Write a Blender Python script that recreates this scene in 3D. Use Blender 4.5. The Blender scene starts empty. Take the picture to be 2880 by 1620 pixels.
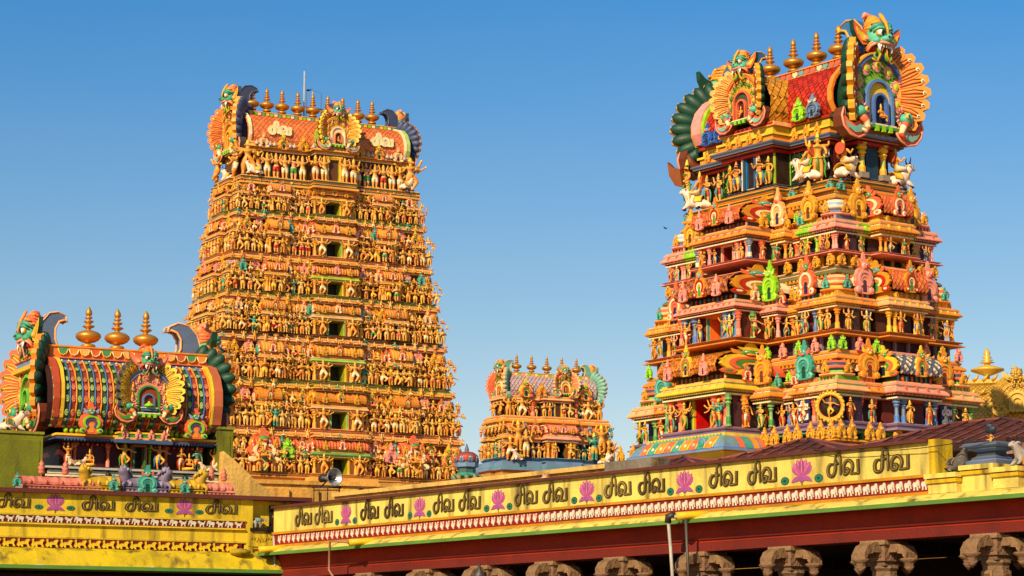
import bpy, math, random
import numpy as np
from mathutils import Vector, Matrix
R = math.radians
scene = bpy.context.scene
rnd = random.Random(7)

# ------------------------------------------------------------------ camera, sky, sun, exposure
EYE = 1.6
cam_d = bpy.data.cameras.new('camera'); cam_d.sensor_width = 36; cam_d.lens = 87.5
cam_d.clip_start = 0.5; cam_d.clip_end = 5000
cam = bpy.data.objects.new('camera', cam_d); scene.collection.objects.link(cam)
cam.location = (0, 0, EYE); cam.rotation_euler = (R(90 + 9.25), 0, 0)
scene.camera = cam

SUN_EL, SUN_AZ = 32.0, 206.0          # azimuth clockwise from +Y: behind the camera, a little to the left
world = bpy.data.worlds.new('World'); scene.world = world; world.use_nodes = True
wn, wl = world.node_tree.nodes, world.node_tree.links
for n in list(wn): wn.remove(n)
sky = wn.new('ShaderNodeTexSky'); sky.sky_type = 'NISHITA'; sky.sun_disc = False
sky.sun_elevation = R(SUN_EL); sky.sun_rotation = R(SUN_AZ)
sky.air_density = 1.0; sky.dust_density = 0.6; sky.ozone_density = 2.0
tc = wn.new('ShaderNodeTexCoord'); sep = wn.new('ShaderNodeSeparateXYZ')
wl.new(tc.outputs['Generated'], sep.inputs[0])
ramp = wn.new('ShaderNodeValToRGB')    # the air: pale towards the horizon, deep blue higher up
cr = ramp.color_ramp
cr.elements[0].position = 0.06; cr.elements[0].color = (0.62, 0.52, 0.46, 1)
cr.elements[1].position = 0.285; cr.elements[1].color = (0.10, 0.35, 0.52, 1)
e = cr.elements.new(0.15); e.color = (0.38, 0.435, 0.45, 1)
wl.new(sep.outputs['Z'], ramp.inputs[0])
ns = wn.new('ShaderNodeTexNoise'); ns.inputs['Scale'].default_value = 7; ns.inputs['Detail'].default_value = 5   # faint uneven haze
mh = wn.new('ShaderNodeMapping'); mh.inputs['Scale'].default_value = (1, 1, 4); wl.new(tc.outputs['Generated'], mh.inputs[0]); wl.new(mh.outputs[0], ns.inputs['Vector'])
hz = wn.new('ShaderNodeMapRange'); hz.inputs[1].default_value = .35; hz.inputs[2].default_value = .7; hz.inputs[3].default_value = 0; hz.inputs[4].default_value = .055; wl.new(ns.outputs['Fac'], hz.inputs[0])
ha = wn.new('ShaderNodeMixRGB'); ha.inputs[2].default_value = (.62, .52, .46, 1); wl.new(hz.outputs[0], ha.inputs[0]); wl.new(ramp.outputs[0], ha.inputs[1])
mul = wn.new('ShaderNodeMixRGB'); mul.blend_type = 'MULTIPLY'; mul.inputs[0].default_value = 1
wl.new(sky.outputs[0], mul.inputs[1]); wl.new(ha.outputs[0], mul.inputs[2])
bg = wn.new('ShaderNodeBackground'); bg.inputs[1].default_value = 0.15
wl.new(mul.outputs[0], bg.inputs[0])
wo = wn.new('ShaderNodeOutputWorld'); wl.new(bg.outputs[0], wo.inputs[0])

sun_d = bpy.data.lights.new('sun', 'SUN'); sun_d.energy = 4.1; sun_d.angle = R(0.53)
sun_d.color = (1.0, 0.80, 0.52)
sun = bpy.data.objects.new('sun', sun_d); scene.collection.objects.link(sun)
_to = Vector((math.sin(R(SUN_AZ)) * math.cos(R(SUN_EL)), math.cos(R(SUN_AZ)) * math.cos(R(SUN_EL)), math.sin(R(SUN_EL))))
sun.rotation_euler = _to.to_track_quat('Z', 'Y').to_euler()
scene.view_settings.view_transform = 'Standard'; scene.view_settings.look = 'None'
scene.view_settings.exposure = 0.6; scene.view_settings.gamma = 1.0
scene.render.engine = 'CYCLES'
scene.cycles.max_bounces = 5; scene.cycles.diffuse_bounces = 3

# ------------------------------------------------------------------ colours (paint, as sRGB hex -> linear)
def C(h):
    h = h.lstrip('#'); o = []
    for i in (0, 2, 4):
        v = int(h[i:i + 2], 16) / 255
        o.append(v / 12.92 if v <= .04045 else ((v + .055) / 1.055) ** 2.4)
    return tuple(o)
ORANGE, GOLD, YEL, AMBER = C('E58B2C'), C('DFA02C'), C('E8BC2E'), C('D28C24')
PINK, CORAL, RED, ROSE = C('EC9478'), C('E2663E'), C('B3200F'), C('E8988C')
LIME, GREEN, DKGREEN, TEAL = C('8CC41A'), C('3E8A34'), C('12402C'), C('3E9880')
BLUE, STEEL, SLATE, NAVY = C('3A6CA8'), C('6A86A6'), C('5A6276'), C('1E2440')
CREAM, WHITE, BROWN, DARK = C('F0D6A4'), C('E9E2D6'), C('6A3418'), C('1A100C')
PURPLE, MAROON, FLESH, PEACH = C('8A7890'), C('5E140E'), C('E0A04A'), C('EDA867')
OLIVE, BRASS = C('8A8A1C'), C('B8791C')

# ------------------------------------------------------------------ geometry kit
def T(x=0, y=0, z=0):
    m = np.eye(4); m[:3, 3] = (x, y, z); return m
def S(x, y=None, z=None):
    if y is None: y = z = x
    return np.diag([x, y, z, 1.0])
def RZ(d):
    a = R(d); m = np.eye(4); m[0, 0] = m[1, 1] = math.cos(a); m[0, 1] = -math.sin(a); m[1, 0] = math.sin(a); return m
def RX(d):
    a = R(d); m = np.eye(4); m[1, 1] = m[2, 2] = math.cos(a); m[1, 2] = -math.sin(a); m[2, 1] = math.sin(a); return m
def RY(d):
    a = R(d); m = np.eye(4); m[0, 0] = m[2, 2] = math.cos(a); m[0, 2] = math.sin(a); m[2, 0] = -math.sin(a); return m

class G:
    """a heap of faces with a paint colour on each"""
    def __init__(s): s.V, s.L, s.N, s.C, s.S, s.n = [], [], [], [], [], 0
    def raw(s, verts, faces, col, smooth=False):
        v = np.asarray(verts, float).reshape(-1, 3)
        s.V.append(v)
        s.L.append(np.fromiter((i for f in faces for i in f), np.int64) + s.n)
        s.N.append(np.fromiter((len(f) for f in faces), np.int64))
        c = np.asarray(col, float)
        if c.ndim == 1: c = np.tile(c, (len(faces), 1))
        s.C.append(c); s.S.append(np.full(len(faces), smooth)); s.n += len(v)
        return s
    def cat(s):
        if len(s.V) != 1:
            if not s.V: s.V, s.L, s.N, s.C, s.S = [np.zeros((0, 3))], [np.zeros(0, np.int64)], [np.zeros(0, np.int64)], [np.zeros((0, 3))], [np.zeros(0, bool)]
            s.V, s.L, s.N, s.C, s.S = [np.concatenate(s.V)], [np.concatenate(s.L)], [np.concatenate(s.N)], [np.concatenate(s.C)], [np.concatenate(s.S)]
        return s
    def add(s, g, M=None, pal=None):
        g.cat(); v = g.V[0]
        if M is not None: v = v @ M[:3, :3].T + M[:3, 3]
        c = g.C[0]
        if pal is not None: c = np.asarray(pal)[c[:, 0].astype(int)]
        s.V.append(v); s.L.append(g.L[0] + s.n); s.N.append(g.N[0]); s.C.append(c); s.S.append(g.S[0]); s.n += len(v)
        return s
    # ---- solids
    def box(s, x0, x1, y0, y1, z0, z1, c, tx=0, ty=0):
        v = [(x0, y0, z0), (x1, y0, z0), (x1, y1, z0), (x0, y1, z0), (x0 + tx, y0 + ty, z1), (x1 - tx, y0 + ty, z1), (x1 - tx, y1 - ty, z1), (x0 + tx, y1 - ty, z1)]
        return s.raw(v, [(0, 3, 2, 1), (4, 5, 6, 7), (0, 1, 5, 4), (1, 2, 6, 5), (2, 3, 7, 6), (3, 0, 4, 7)], c)
    def lathe(s, prof, n, col, M=None, rot=0., smooth=True, caps=True):
        k = len(prof); V = []; F = []; cc = []
        multi = isinstance(col, list)
        for r, z in prof:
            for i in range(n):
                a = rot + 2 * math.pi * i / n; V.append((r * math.cos(a), r * math.sin(a), z))
        for j in range(k - 1):
            for i in range(n):
                F.append((j * n + i, j * n + (i + 1) % n, (j + 1) * n + (i + 1) % n, (j + 1) * n + i)); cc.append(col[j % len(col)] if multi else col)
        if caps:
            F.append(tuple(range(n - 1, -1, -1))); cc.append(col[0] if multi else col)
            F.append(tuple((k - 1) * n + i for i in range(n))); cc.append(col[(k - 2) % len(col)] if multi else col)
        V = np.array(V)
        if M is not None: V = V @ M[:3, :3].T + M[:3, 3]
        return s.raw(V, F, cc, smooth)
    def disc(s, x, z, y, r, t, col, n=10):      # a round boss whose axis is y, front at y-t
        return s.lathe([(r, 0), (r, t * .6), (r * .8, t), ], n, col, T(x, y, z) @ RX(90), 0., False)
    def tube(s, pts, rad, n, col, smooth=True):
        P = [Vector(p) for p in pts]; k = len(P)
        if not isinstance(rad, (list, tuple)): rad = [rad] * k
        V = []; F = []; up = None
        for i in range(k):
            d = (P[min(i + 1, k - 1)] - P[max(i - 1, 0)]).normalized()
            if up is None: up = d.orthogonal().normalized()
            up = (up - d * up.dot(d)); up = up.normalized() if up.length > 1e-6 else d.orthogonal().normalized()
            w = d.cross(up)
            for j in range(n):
                a = 2 * math.pi * j / n; V.append(P[i] + (up * math.cos(a) + w * math.sin(a)) * rad[i])
        for i in range(k - 1):
            for j in range(n): F.append((i * n + j, i * n + (j + 1) % n, (i + 1) * n + (j + 1) % n, (i + 1) * n + j))
        F.append(tuple(range(n - 1, -1, -1))); F.append(tuple((k - 1) * n + j for j in range(n)))
        if isinstance(col, list): cc = [col[i % len(col)] for i in range(k - 1) for j in range(n)] + [col[0], col[-1]]
        else: cc = col
        return s.raw([tuple(v) for v in V], F, cc, smooth)
    def ell(s, x, y, z, rx, ry, rz, c, nu=8, nv=5):
        prof = [(math.sin(math.pi * j / nv), -math.cos(math.pi * j / nv)) for j in range(nv + 1)]
        prof[0] = (1e-3, -1); prof[-1] = (1e-3, 1)
        return s.lathe(prof, nu, c, T(x, y, z) @ S(rx, ry, rz), caps=False)
    def plate(s, out, y0, y1, c, side=None, M=None):   # outline in x,z; front at y0
        n = len(out); V = [(x, y0, z) for x, z in out] + [(x, y1, z) for x, z in out]
        F = [tuple(range(n)), tuple(range(2 * n - 1, n - 1, -1))] + [(i, i + n, (i + 1) % n + n, (i + 1) % n) for i in range(n)]
        V = np.array(V, float)
        if M is not None: V = V @ M[:3, :3].T + M[:3, 3]
        return s.raw(V, F, [c, side or c] + [side or c] * n)
    def band(s, A, B, y0, y1, c):                       # strip between two curves, with thickness
        n = len(A); V = [(x, y0, z) for x, z in A] + [(x, y0, z) for x, z in B] + [(x, y1, z) for x, z in A] + [(x, y1, z) for x, z in B]
        F = []
        for i in range(n - 1):
            F += [(i, i + 1, n + i + 1, n + i), (i + 1, i, 2 * n + i, 2 * n + i + 1), (n + i, n + i + 1, 3 * n + i + 1, 3 * n + i)]
        F += [(0, n, 3 * n, 2 * n), (n - 1, 3 * n - 1, 4 * n - 1, 2 * n - 1)]
        return s.raw(V, F, c)
    def sweep(s, poly, prof, cols, caps=True):          # closed plan outline (anticlockwise), profile (outward offset, z)
        n = len(poly); N = []
        for i in range(n):
            p, q, r = poly[i - 1], poly[i], poly[(i + 1) % n]
            a = Vector((q[1] - p[1], -(q[0] - p[0]))).normalized(); b = Vector((r[1] - q[1], -(r[0] - q[0]))).normalized()
            d = 1 + a.dot(b); N.append((a + b) / max(d, .2))
        V = [(poly[i][0] + N[i].x * o, poly[i][1] + N[i].y * o, z) for o, z in prof for i in range(n)]
        F = []; cc = []
        for j in range(len(prof) - 1):
            for i in range(n): F.append((j * n + i, j * n + (i + 1) % n, (j + 1) * n + (i + 1) % n, (j + 1) * n + i)); cc.append(cols[j % len(cols)])
        if caps:
            F.append(tuple(range(n - 1, -1, -1))); cc.append(cols[0])
            F.append(tuple((len(prof) - 1) * n + i for i in range(n))); cc.append(cols[(len(prof) - 2) % len(cols)])
        return s.raw(V, F, cc)
    def mesh(s, name):
        s.cat(); me = bpy.data.meshes.new(name); V, L, N = s.V[0], s.L[0], s.N[0]
        me.vertices.add(len(V)); me.vertices.foreach_set('co', V.astype(np.float32).ravel())
        me.loops.add(len(L)); me.loops.foreach_set('vertex_index', L.astype(np.int32))
        me.polygons.add(len(N)); st = np.concatenate([[0], np.cumsum(N)[:-1]]).astype(np.int32) if len(N) else np.zeros(0, np.int32)
        me.polygons.foreach_set('loop_start', st)
        me.polygons.foreach_set('use_smooth', s.S[0])
        me.update(calc_edges=True)
        at = me.attributes.new('Col', 'FLOAT_COLOR', 'FACE')
        at.data.foreach_set('color', np.concatenate([s.C[0], np.ones((len(N), 1))], 1).astype(np.float32).ravel())
        return me

# ------------------------------------------------------------------ materials
def nodes(name):
    m = bpy.data.materials.new(name); m.use_nodes = True
    t = m.node_tree; b = t.nodes['Principled BSDF']; return m, t.nodes, t.links, b
def paint(name, rough=.55, grime=.35, scale=3., bump=.15, streak=0., spec=.35, dirt=(.10, .06, .03), bscale=30.):
    """weathered paint: the colour is the paint on each face; patches and run-off streaks of dirt on top"""
    m, N, L, b = nodes(name)
    at = N.new('ShaderNodeAttribute'); at.attribute_name = 'Col'
    tc = N.new('ShaderNodeTexCoord')
    ns = N.new('ShaderNodeTexNoise'); ns.inputs['Scale'].default_value = scale; ns.inputs['Detail'].default_value = 6; ns.inputs['Roughness'].default_value = .65
    L.new(tc.outputs['Object'], ns.inputs['Vector'])
    rp = N.new('ShaderNodeMapRange'); rp.inputs[1].default_value = .48; rp.inputs[2].default_value = .78; rp.inputs[3].default_value = 0; rp.inputs[4].default_value = grime
    L.new(ns.outputs['Fac'], rp.inputs[0]); fac = rp.outputs[0]
    if streak:
        mp = N.new('ShaderNodeMapping'); mp.inputs['Scale'].default_value = (4.5, 4.5, .5); L.new(tc.outputs['Object'], mp.inputs[0])
        n2 = N.new('ShaderNodeTexNoise'); n2.inputs['Scale'].default_value = 1.; n2.inputs['Detail'].default_value = 5; L.new(mp.outputs[0], n2.inputs['Vector'])
        r2 = N.new('ShaderNodeMapRange'); r2.inputs[1].default_value = .50; r2.inputs[2].default_value = .70; r2.inputs[4].default_value = streak
        L.new(n2.outputs['Fac'], r2.inputs[0])
        ad = N.new('ShaderNodeMath'); ad.operation = 'MAXIMUM'; L.new(fac, ad.inputs[0]); L.new(r2.outputs[0], ad.inputs[1]); fac = ad.outputs[0]
    v = N.new('ShaderNodeTexNoise'); v.inputs['Scale'].default_value = scale * .35; v.inputs['Detail'].default_value = 3; L.new(tc.outputs['Object'], v.inputs['Vector'])
    hs = N.new('ShaderNodeHueSaturation'); vr = N.new('ShaderNodeMapRange'); vr.inputs[1].default_value = .3; vr.inputs[2].default_value = .7; vr.inputs[3].default_value = .82; vr.inputs[4].default_value = 1.15
    L.new(v.outputs['Fac'], vr.inputs[0]); L.new(vr.outputs[0], hs.inputs['Value']); L.new(at.outputs['Color'], hs.inputs['Color'])
    mx = N.new('ShaderNodeMixRGB'); mx.inputs[2].default_value = (*dirt, 1); L.new(fac, mx.inputs[0]); L.new(hs.outputs[0], mx.inputs[1])
    L.new(mx.outputs[0], b.inputs['Base Color']); b.inputs['Roughness'].default_value = rough; b.inputs['Specular IOR Level'].default_value = spec
    bn = N.new('ShaderNodeTexNoise'); bn.inputs['Scale'].default_value = bscale; bn.inputs['Detail'].default_value = 4; L.new(tc.outputs['Object'], bn.inputs['Vector'])
    bp = N.new('ShaderNodeBump'); bp.inputs['Strength'].default_value = bump; bp.inputs['Distance'].default_value = .05
    L.new(bn.outputs['Fac'], bp.inputs['Height']); L.new(bp.outputs[0], b.inputs['Normal'])
    return m
STUCCO = paint('painted_stucco', .5, .30, 2.2, .2, bscale=14.)
FINE = paint('painted_relief', .5, .22, 6., .15)
PLASTER = paint('limewashed_plaster', .75, .55, 1.6, .25, streak=.9, spec=.2, dirt=(.035, .028, .015), bscale=40.)
OLDWALL = paint('stained_old_plaster', .8, .7, 2.6, .4, streak=.5, spec=.15, dirt=(.05, .03, .015), bscale=18.)
STONE = paint('carved_granite', .8, .6, 9., .55, spec=.2, dirt=(.05, .03, .018), bscale=22.)
REDPAINT = paint('red_limewash', .7, .55, 2.4, .25, spec=.25, dirt=(.06, .010, .007))
SHEET = paint('rusty_sheet_roofing', .6, .7, 2.2, .3, spec=.3, dirt=(.035, .018, .015))
IRON = paint('dark_iron', .5, .3, 8., .1, spec=.5)
EARTH = paint('dry_earth', .9, .5, .4, .3, spec=.1, dirt=(.12, .09, .06), bscale=5.)
def metal(name, col, rough, met=.8):
    m, N, L, b = nodes(name); tc = N.new('ShaderNodeTexCoord'); ns = N.new('ShaderNodeTexNoise'); ns.inputs['Scale'].default_value = 4; ns.inputs['Detail'].default_value = 5
    L.new(tc.outputs['Object'], ns.inputs['Vector'])
    mr = N.new('ShaderNodeMapRange'); mr.inputs[3].default_value = rough - .1; mr.inputs[4].default_value = rough + .2; L.new(ns.outputs['Fac'], mr.inputs[0]); L.new(mr.outputs[0], b.inputs['Roughness'])
    mx = N.new('ShaderNodeMixRGB'); mx.inputs[1].default_value = (*col, 1); mx.inputs[2].default_value = (*[c * .45 for c in col], 1); L.new(ns.outputs['Fac'], mx.inputs[0]); L.new(mx.outputs[0], b.inputs['Base Color'])
    b.inputs['Metallic'].default_value = met; return m
BRASSM = metal('gilded_copper', (.80, .36, .05), .40, .6)
GILT = metal('gilded_sheet', (.85, .50, .06), .36, .12)
ALU = metal('spun_aluminium', (.75, .72, .68), .35)

# ------------------------------------------------------------------ objects
def link(o): scene.collection.objects.link(o); return o
def obj(name, g, mat, parent=None, M=None):
    me = g if isinstance(g, bpy.types.Mesh) else g.mesh(name)
    if not me.materials: me.materials.append(mat)
    o = link(bpy.data.objects.new(name, me)); o.parent = parent
    if M is not None: o.matrix_basis = Matrix(M.tolist())
    return o
def tag(o, label, cat, group=None):
    o['label'] = label; o['category'] = cat
    if group: o['group'] = group
    return o
def thing(name, label, cat, loc, rotz=0, group=None):
    o = link(bpy.data.objects.new(name, None)); o.location = loc; o.rotation_euler = (0, 0, R(rotz)); o.empty_display_size = .2
    return tag(o, label, cat, group)
def structure(name, g, mat):
    o = obj(name, g, mat); o['kind'] = 'structure'; return o
_tmp = {}
def template(key, fn):            # shared meshes for repeats
    if key not in _tmp: _tmp[key] = fn().mesh(key.split('|')[0])
    return _tmp[key]
def baked(key, fn):
    k = ('g', key)
    if k not in _tmp: _tmp[k] = fn()
    return _tmp[k]

# ------------------------------------------------------------------ figures: one skinned body each, roles painted afterwards
# roles: 0 skin, 1 lower cloth, 2 crown and jewels, 3 hair, 4 sash / back cloth
def skinned(nodes_, edges, roles, sub=1):
    me = bpy.data.meshes.new('skin'); me.from_pydata([n[:3] for n in nodes_], edges, []); o = link(bpy.data.objects.new('skin', me))
    md = o.modifiers.new('Skin', 'SKIN'); md.use_smooth_shade = True; md.branch_smoothing = .3
    for i, n in enumerate(nodes_):
        d = me.skin_vertices[0].data[i]; r = n[3]; d.radius = (r, r) if not isinstance(r, tuple) else r; d.use_root = (i == 0)
    if sub: s_ = o.modifiers.new('Sub', 'SUBSURF'); s_.levels = sub; s_.render_levels = sub
    dg = bpy.context.evaluated_depsgraph_get(); ev = o.evaluated_get(dg); m = ev.to_mesh()
    V = np.empty(len(m.vertices) * 3); m.vertices.foreach_get('co', V); V = V.reshape(-1, 3)
    F = [tuple(p.vertices) for p in m.polygons]
    ctr = np.array([V[list(f)].mean(0) for f in F])
    A = np.array([nodes_[a][:3] for a, b in edges]); B = np.array([nodes_[b][:3] for a, b in edges])
    best = np.full(len(F), 1e9); role = np.zeros(len(F))
    for a, b, r in zip(A, B, roles):
        ab = b - a; t = np.clip(((ctr - a) @ ab) / max(ab @ ab, 1e-9), 0, 1)[:, None]
        d = np.linalg.norm(ctr - a - t * ab, axis=1); w = d < best; best[w] = d[w]; role[w] = r
    ev.to_mesh_clear(); bpy.data.objects.remove(o); bpy.data.meshes.remove(me)
    col = np.zeros((len(F), 3)); col[:, 0] = role
    return G().raw(V, F, col, True)
def figure(arms, legs=0, sway=0., sub=1, crown=1.0, seat=False):
    """unit-height deity facing -y; arms: list of (side, elbow(x,y,z), hand(x,y,z))"""
    zz = -.22 if seat else 0
    n = [(0, 0, .47 + zz, .078), (sway * .5, 0, .56 + zz, .055), (sway, 0, .66 + zz, .082), (sway * 1.1, 0, .745 + zz, .030), (sway * 1.1, -.012, .80 + zz, .054), (sway * 1.1, 0, .85 + zz, .046),
         (sway * 1.1, .005, .89 + zz, .044 * crown), (sway * 1.1, .005, .95 + zz, .03 * crown), (sway * 1.1, .005, 1.0 + zz, .010)]
    e = [(i, i + 1) for i in range(8)]; r = [0, 0, 0, 0, 0, 2, 2, 2]
    def chain(base, pts, rl):
        i = base
        for p, q in zip(pts, rl): n.append(p); e.append((i, len(n) - 1)); r.append(q); i = len(n) - 1
    if seat:
        chain(0, [(-.10, -.05, .24, .065), (-.17, -.18, .25, .05), (-.02, -.24, .24, .035), (.05, -.25, .235, .03)], [1, 1, 1, 0])
        chain(0, [(.10, -.05, .24, .065), (.13, -.2, .25, .05), (.11, -.2, .08, .034), (.12, -.25, .02, .026)], [1, 1, 0, 0])
    elif legs == 0:
        for s in (-1, 1): chain(0, [(s * .055, 0, .42, .066), (s * .065, -.015, .25, .046), (s * .06, 0, .05, .028), (s * .07, -.06, .02, .022)], [1, 1, 0, 0])
    elif legs == 1:     # one knee bent outward, dancing
        chain(0, [(-.055, 0, .42, .066), (-.05, -.01, .25, .046), (-.03, 0, .05, .028), (-.03, -.06, .02, .022)], [1, 1, 0, 0])
        chain(0, [(.07, -.03, .42, .066), (.17, -.10, .33, .046), (.05, -.12, .20, .028), (.02, -.15, .19, .022)], [1, 1, 0, 0])
    elif legs == 2:     # legs apart, one crossed in front
        chain(0, [(-.06, 0, .42, .068), (-.10, -.02, .25, .048), (-.10, 0, .05, .03), (-.13, -.06, .02, .024)], [1, 1, 0, 0])
        chain(0, [(.07, -.02, .42, .068), (.14, -.08, .27, .048), (.03, -.08, .07, .03), (-.02, -.12, .03, .024)], [1, 1, 0, 0])
    for s, el, ha in arms:
        m = (el[0] + ha[0]) / 2, (el[1] + ha[1]) / 2, (el[2] + ha[2]) / 2
        chain(2, [(s * .115 + sway, 0, .705 + zz, .038), (el[0] + sway, el[1], el[2] + zz, .027), (ha[0] + sway, ha[1], ha[2] + zz, .022), (ha[0] * 1.06 + sway, ha[1] - .02, ha[2] + .03 + zz, .026)], [0, 0, 0, 2])
    return skinned(n, e, r, sub)
POSES = {
    'stand': lambda s: figure([(-1, (-.19, -.02, .59), (-.16, -.13, .62)), (1, (.18, .01, .57), (.17, -.05, .43))], 0, .012, s),
    'bless': lambda s: figure([(-1, (-.19, -.03, .60), (-.17, -.10, .74)), (1, (.20, -.02, .60), (.10, -.10, .52))], 0, -.015, s),
    'raise': lambda s: figure([(-1, (-.20, 0, .78), (-.15, 0, .93)), (1, (.20, 0, .78), (.15, 0, .93))], 0, 0, s),
    'dance': lambda s: figure([(-1, (-.22, -.02, .70), (-.30, -.04, .84)), (1, (.22, -.02, .64), (.34, -.05, .58))], 1, .03, s),
    'four': lambda s: figure([(-1, (-.21, .03, .72), (-.23, .02, .88)), (1, (.21, .03, .72), (.23, .02, .88)), (-1, (-.17, -.04, .58), (-.15, -.13, .66)), (1, (.17, -.04, .58), (.16, -.12, .52))], 0, 0, s),
    'pray': lambda s: figure([(-1, (-.17, -.05, .58), (-.03, -.13, .66)), (1, (.17, -.05, .58), (.03, -.13, .66))], 0, 0, s),
    'guard': lambda s: figure([(-1, (-.24, .03, .74), (-.30, .02, .92)), (1, (.24, .03, .74), (.30, .02, .92)), (-1, (-.27, 0, .64), (-.40, -.02, .74)), (1, (.27, 0, .64), (.40, -.02, .74)), (-1, (-.20, -.04, .56), (-.30, -.10, .50)), (1, (.19, -.05, .57), (.09, -.14, .62))], 2, 0, s, 1.15),
    'sit': lambda s: figure([(-1, (-.19, -.02, .60), (-.17, -.12, .70)), (1, (.19, -.02, .58), (.13, -.14, .50))], 0, 0, s, 1, True),
}
POSE_KEYS = ['stand', 'bless', 'raise', 'dance', 'four', 'pray']
FIGPAL = [  # skin, cloth, crown, hair, sash
    [FLESH, CREAM, GOLD, DARK, RED], [C('DD9838'), ORANGE, YEL, DARK, GREEN], [C('E4A650'), RED, GOLD, DARK, TEAL], [C('D98F36'), C('D8C79A'), YEL, DARK, RED],
    [PEACH, GREEN, GOLD, DARK, RED], [C('CE8A30'), YEL, ORANGE, DARK, BLUE], [TEAL, GOLD, YEL, DARK, RED], [C('E2B060'), CORAL, CREAM, DARK, LIME],
    [C('DFA848'), C('E0A040'), YEL, DARK, ORANGE], [C('DA9A3A'), C('CC7A2E'), GOLD, DARK, RED], [C('E6B45A'), C('DDB060'), ORANGE, DARK, GREEN], [C('D4923A'), C('BE6428'), YEL, DARK, GOLD], [C('E0AA50'), C('D89A34'), CORAL, DARK, GOLD]]
def fig_g(pose, sub): return baked('fig|%s|%d' % (pose, sub), lambda: POSES[pose](sub))
def fig_mesh(pose, pal, sub):
    def mk():
        g = G().add(fig_g(pose, sub), None, FIGPAL[pal]); p = FIGPAL[pal]
        if sub and pose != 'sit':
            ring = lambda r, z, w, c, dy=0.: g.tube([(r * math.cos(a), dy + r * .8 * math.sin(a), z - .25 * r * max(0, -math.sin(a))) for a in [2 * math.pi * k / 12 for k in range(13)]], w, 5, c)
            ring(.095, .485, .014, p[2]); ring(.075, .72, .012, p[2]); ring(.09, .69, .008, p[4]); ring(.05, .87, .014, p[4])
            for q in (-1, 1): g.tube([(q * .10, .01, .50), (q * .15, .0, .36), (q * .125, .02, .20), (q * .15, -.01, .08)], [.02, .026, .022, .012], 5, p[4])
            g.tube([(0, -.085, .47), (0, -.085, .34), (.01, -.07, .16)], [.022, .026, .014], 5, p[4])
            for q in (-1, 1): g.ell(q * .055, -.01, .80, .014, .014, .02, p[2], 5, 4)
        return g
    return template('deity_figure|%s|%d|%d' % (pose, pal, sub), mk)

def bull_g(sub=1):
    """lying bull, head to -x... length 1, facing -x, resting on z=0"""
    n = [(.18, 0, .22, .17), (-.02, 0, .24, .16), (-.18, 0, .30, .145), (-.26, 0, .46, .10), (-.33, 0, .60, .085), (-.43, 0, .57, .07), (-.52, 0, .52, .05), (.34, 0, .17, .11), (.42, 0, .10, .03),
         (-.06, 0, .42, .07)]
    e = [(0, 1), (1, 2), (2, 3), (3, 4), (4, 5), (5, 6), (0, 7), (7, 8), (2, 9)]
    r = [0] * 9
    def chain(b, pts, rl):
        i = b
        for p, q in zip(pts, rl): n.append(p); e.append((i, len(n) - 1)); r.append(q); i = len(n) - 1
    for s in (-1, 1):
        chain(4, [(-.31, s * .07, .68, .022), (-.31, s * .10, .77, .014), (-.33, s * .085, .83, .006)], [3, 3, 3])
        chain(4, [(-.28, s * .11, .62, .028), (-.27, s * .17, .60, .012)], [0, 0])
        chain(2, [(-.24, s * .13, .14, .06), (-.36, s * .14, .06, .04), (-.24, s * .15, .04, .035)], [0, 0, 3])
        chain(0, [(.20, s * .16, .12, .09), (.06, s * .18, .06, .045), (.16, s * .19, .04, .03)], [0, 0, 3])
    return skinned(n, e, r, sub)
def bull_full(body, hoof, rug, trim):
    g = G(); g.add(baked('bull', bull_g), None, [body, rug, trim, hoof, trim])
    # harness and saddle cloth
    for k in range(9):
        a = math.pi * (k / 8.); g.tube([(.16 + (k % 1), -.19 * math.cos(a), .20 + .20 * math.sin(a)), (.16, -.19 * math.cos(a + .3), .20 + .20 * math.sin(a + .3))], .02, 4, trim)
    A = [(-.20 * math.cos(math.pi * k / 8), .23 + .175 * math.sin(math.pi * k / 8)) for k in range(9)]
    V = [(x, p[0], p[1]) for x in (-.0, .22) for p in A]
    g.raw(V, [(i, i + 1, i + 10, i + 9) for i in range(8)], rug)
    for x in (0, .22): g.tube([(x, p[0], p[1]) for p in A], .016, 4, trim)
    ring = [(-.24 - .05 * math.sin(a), .105 * math.cos(a), .43 + .08 * math.sin(a)) for a in [2 * math.pi * k / 10 for k in range(11)]]
    g.tube(ring, .016, 4, trim)
    ring = [(-.21 - .06 * math.sin(a), .14 * math.cos(a), .34 + .12 * math.sin(a)) for a in [2 * math.pi * k / 10 for k in range(11)]]
    g.tube(ring, .016, 4, trim)
    for s in (-1, 1): g.ell(-.405, s * .065, .60, .018, .012, .016, DARK, 6, 4)
    return g
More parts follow.
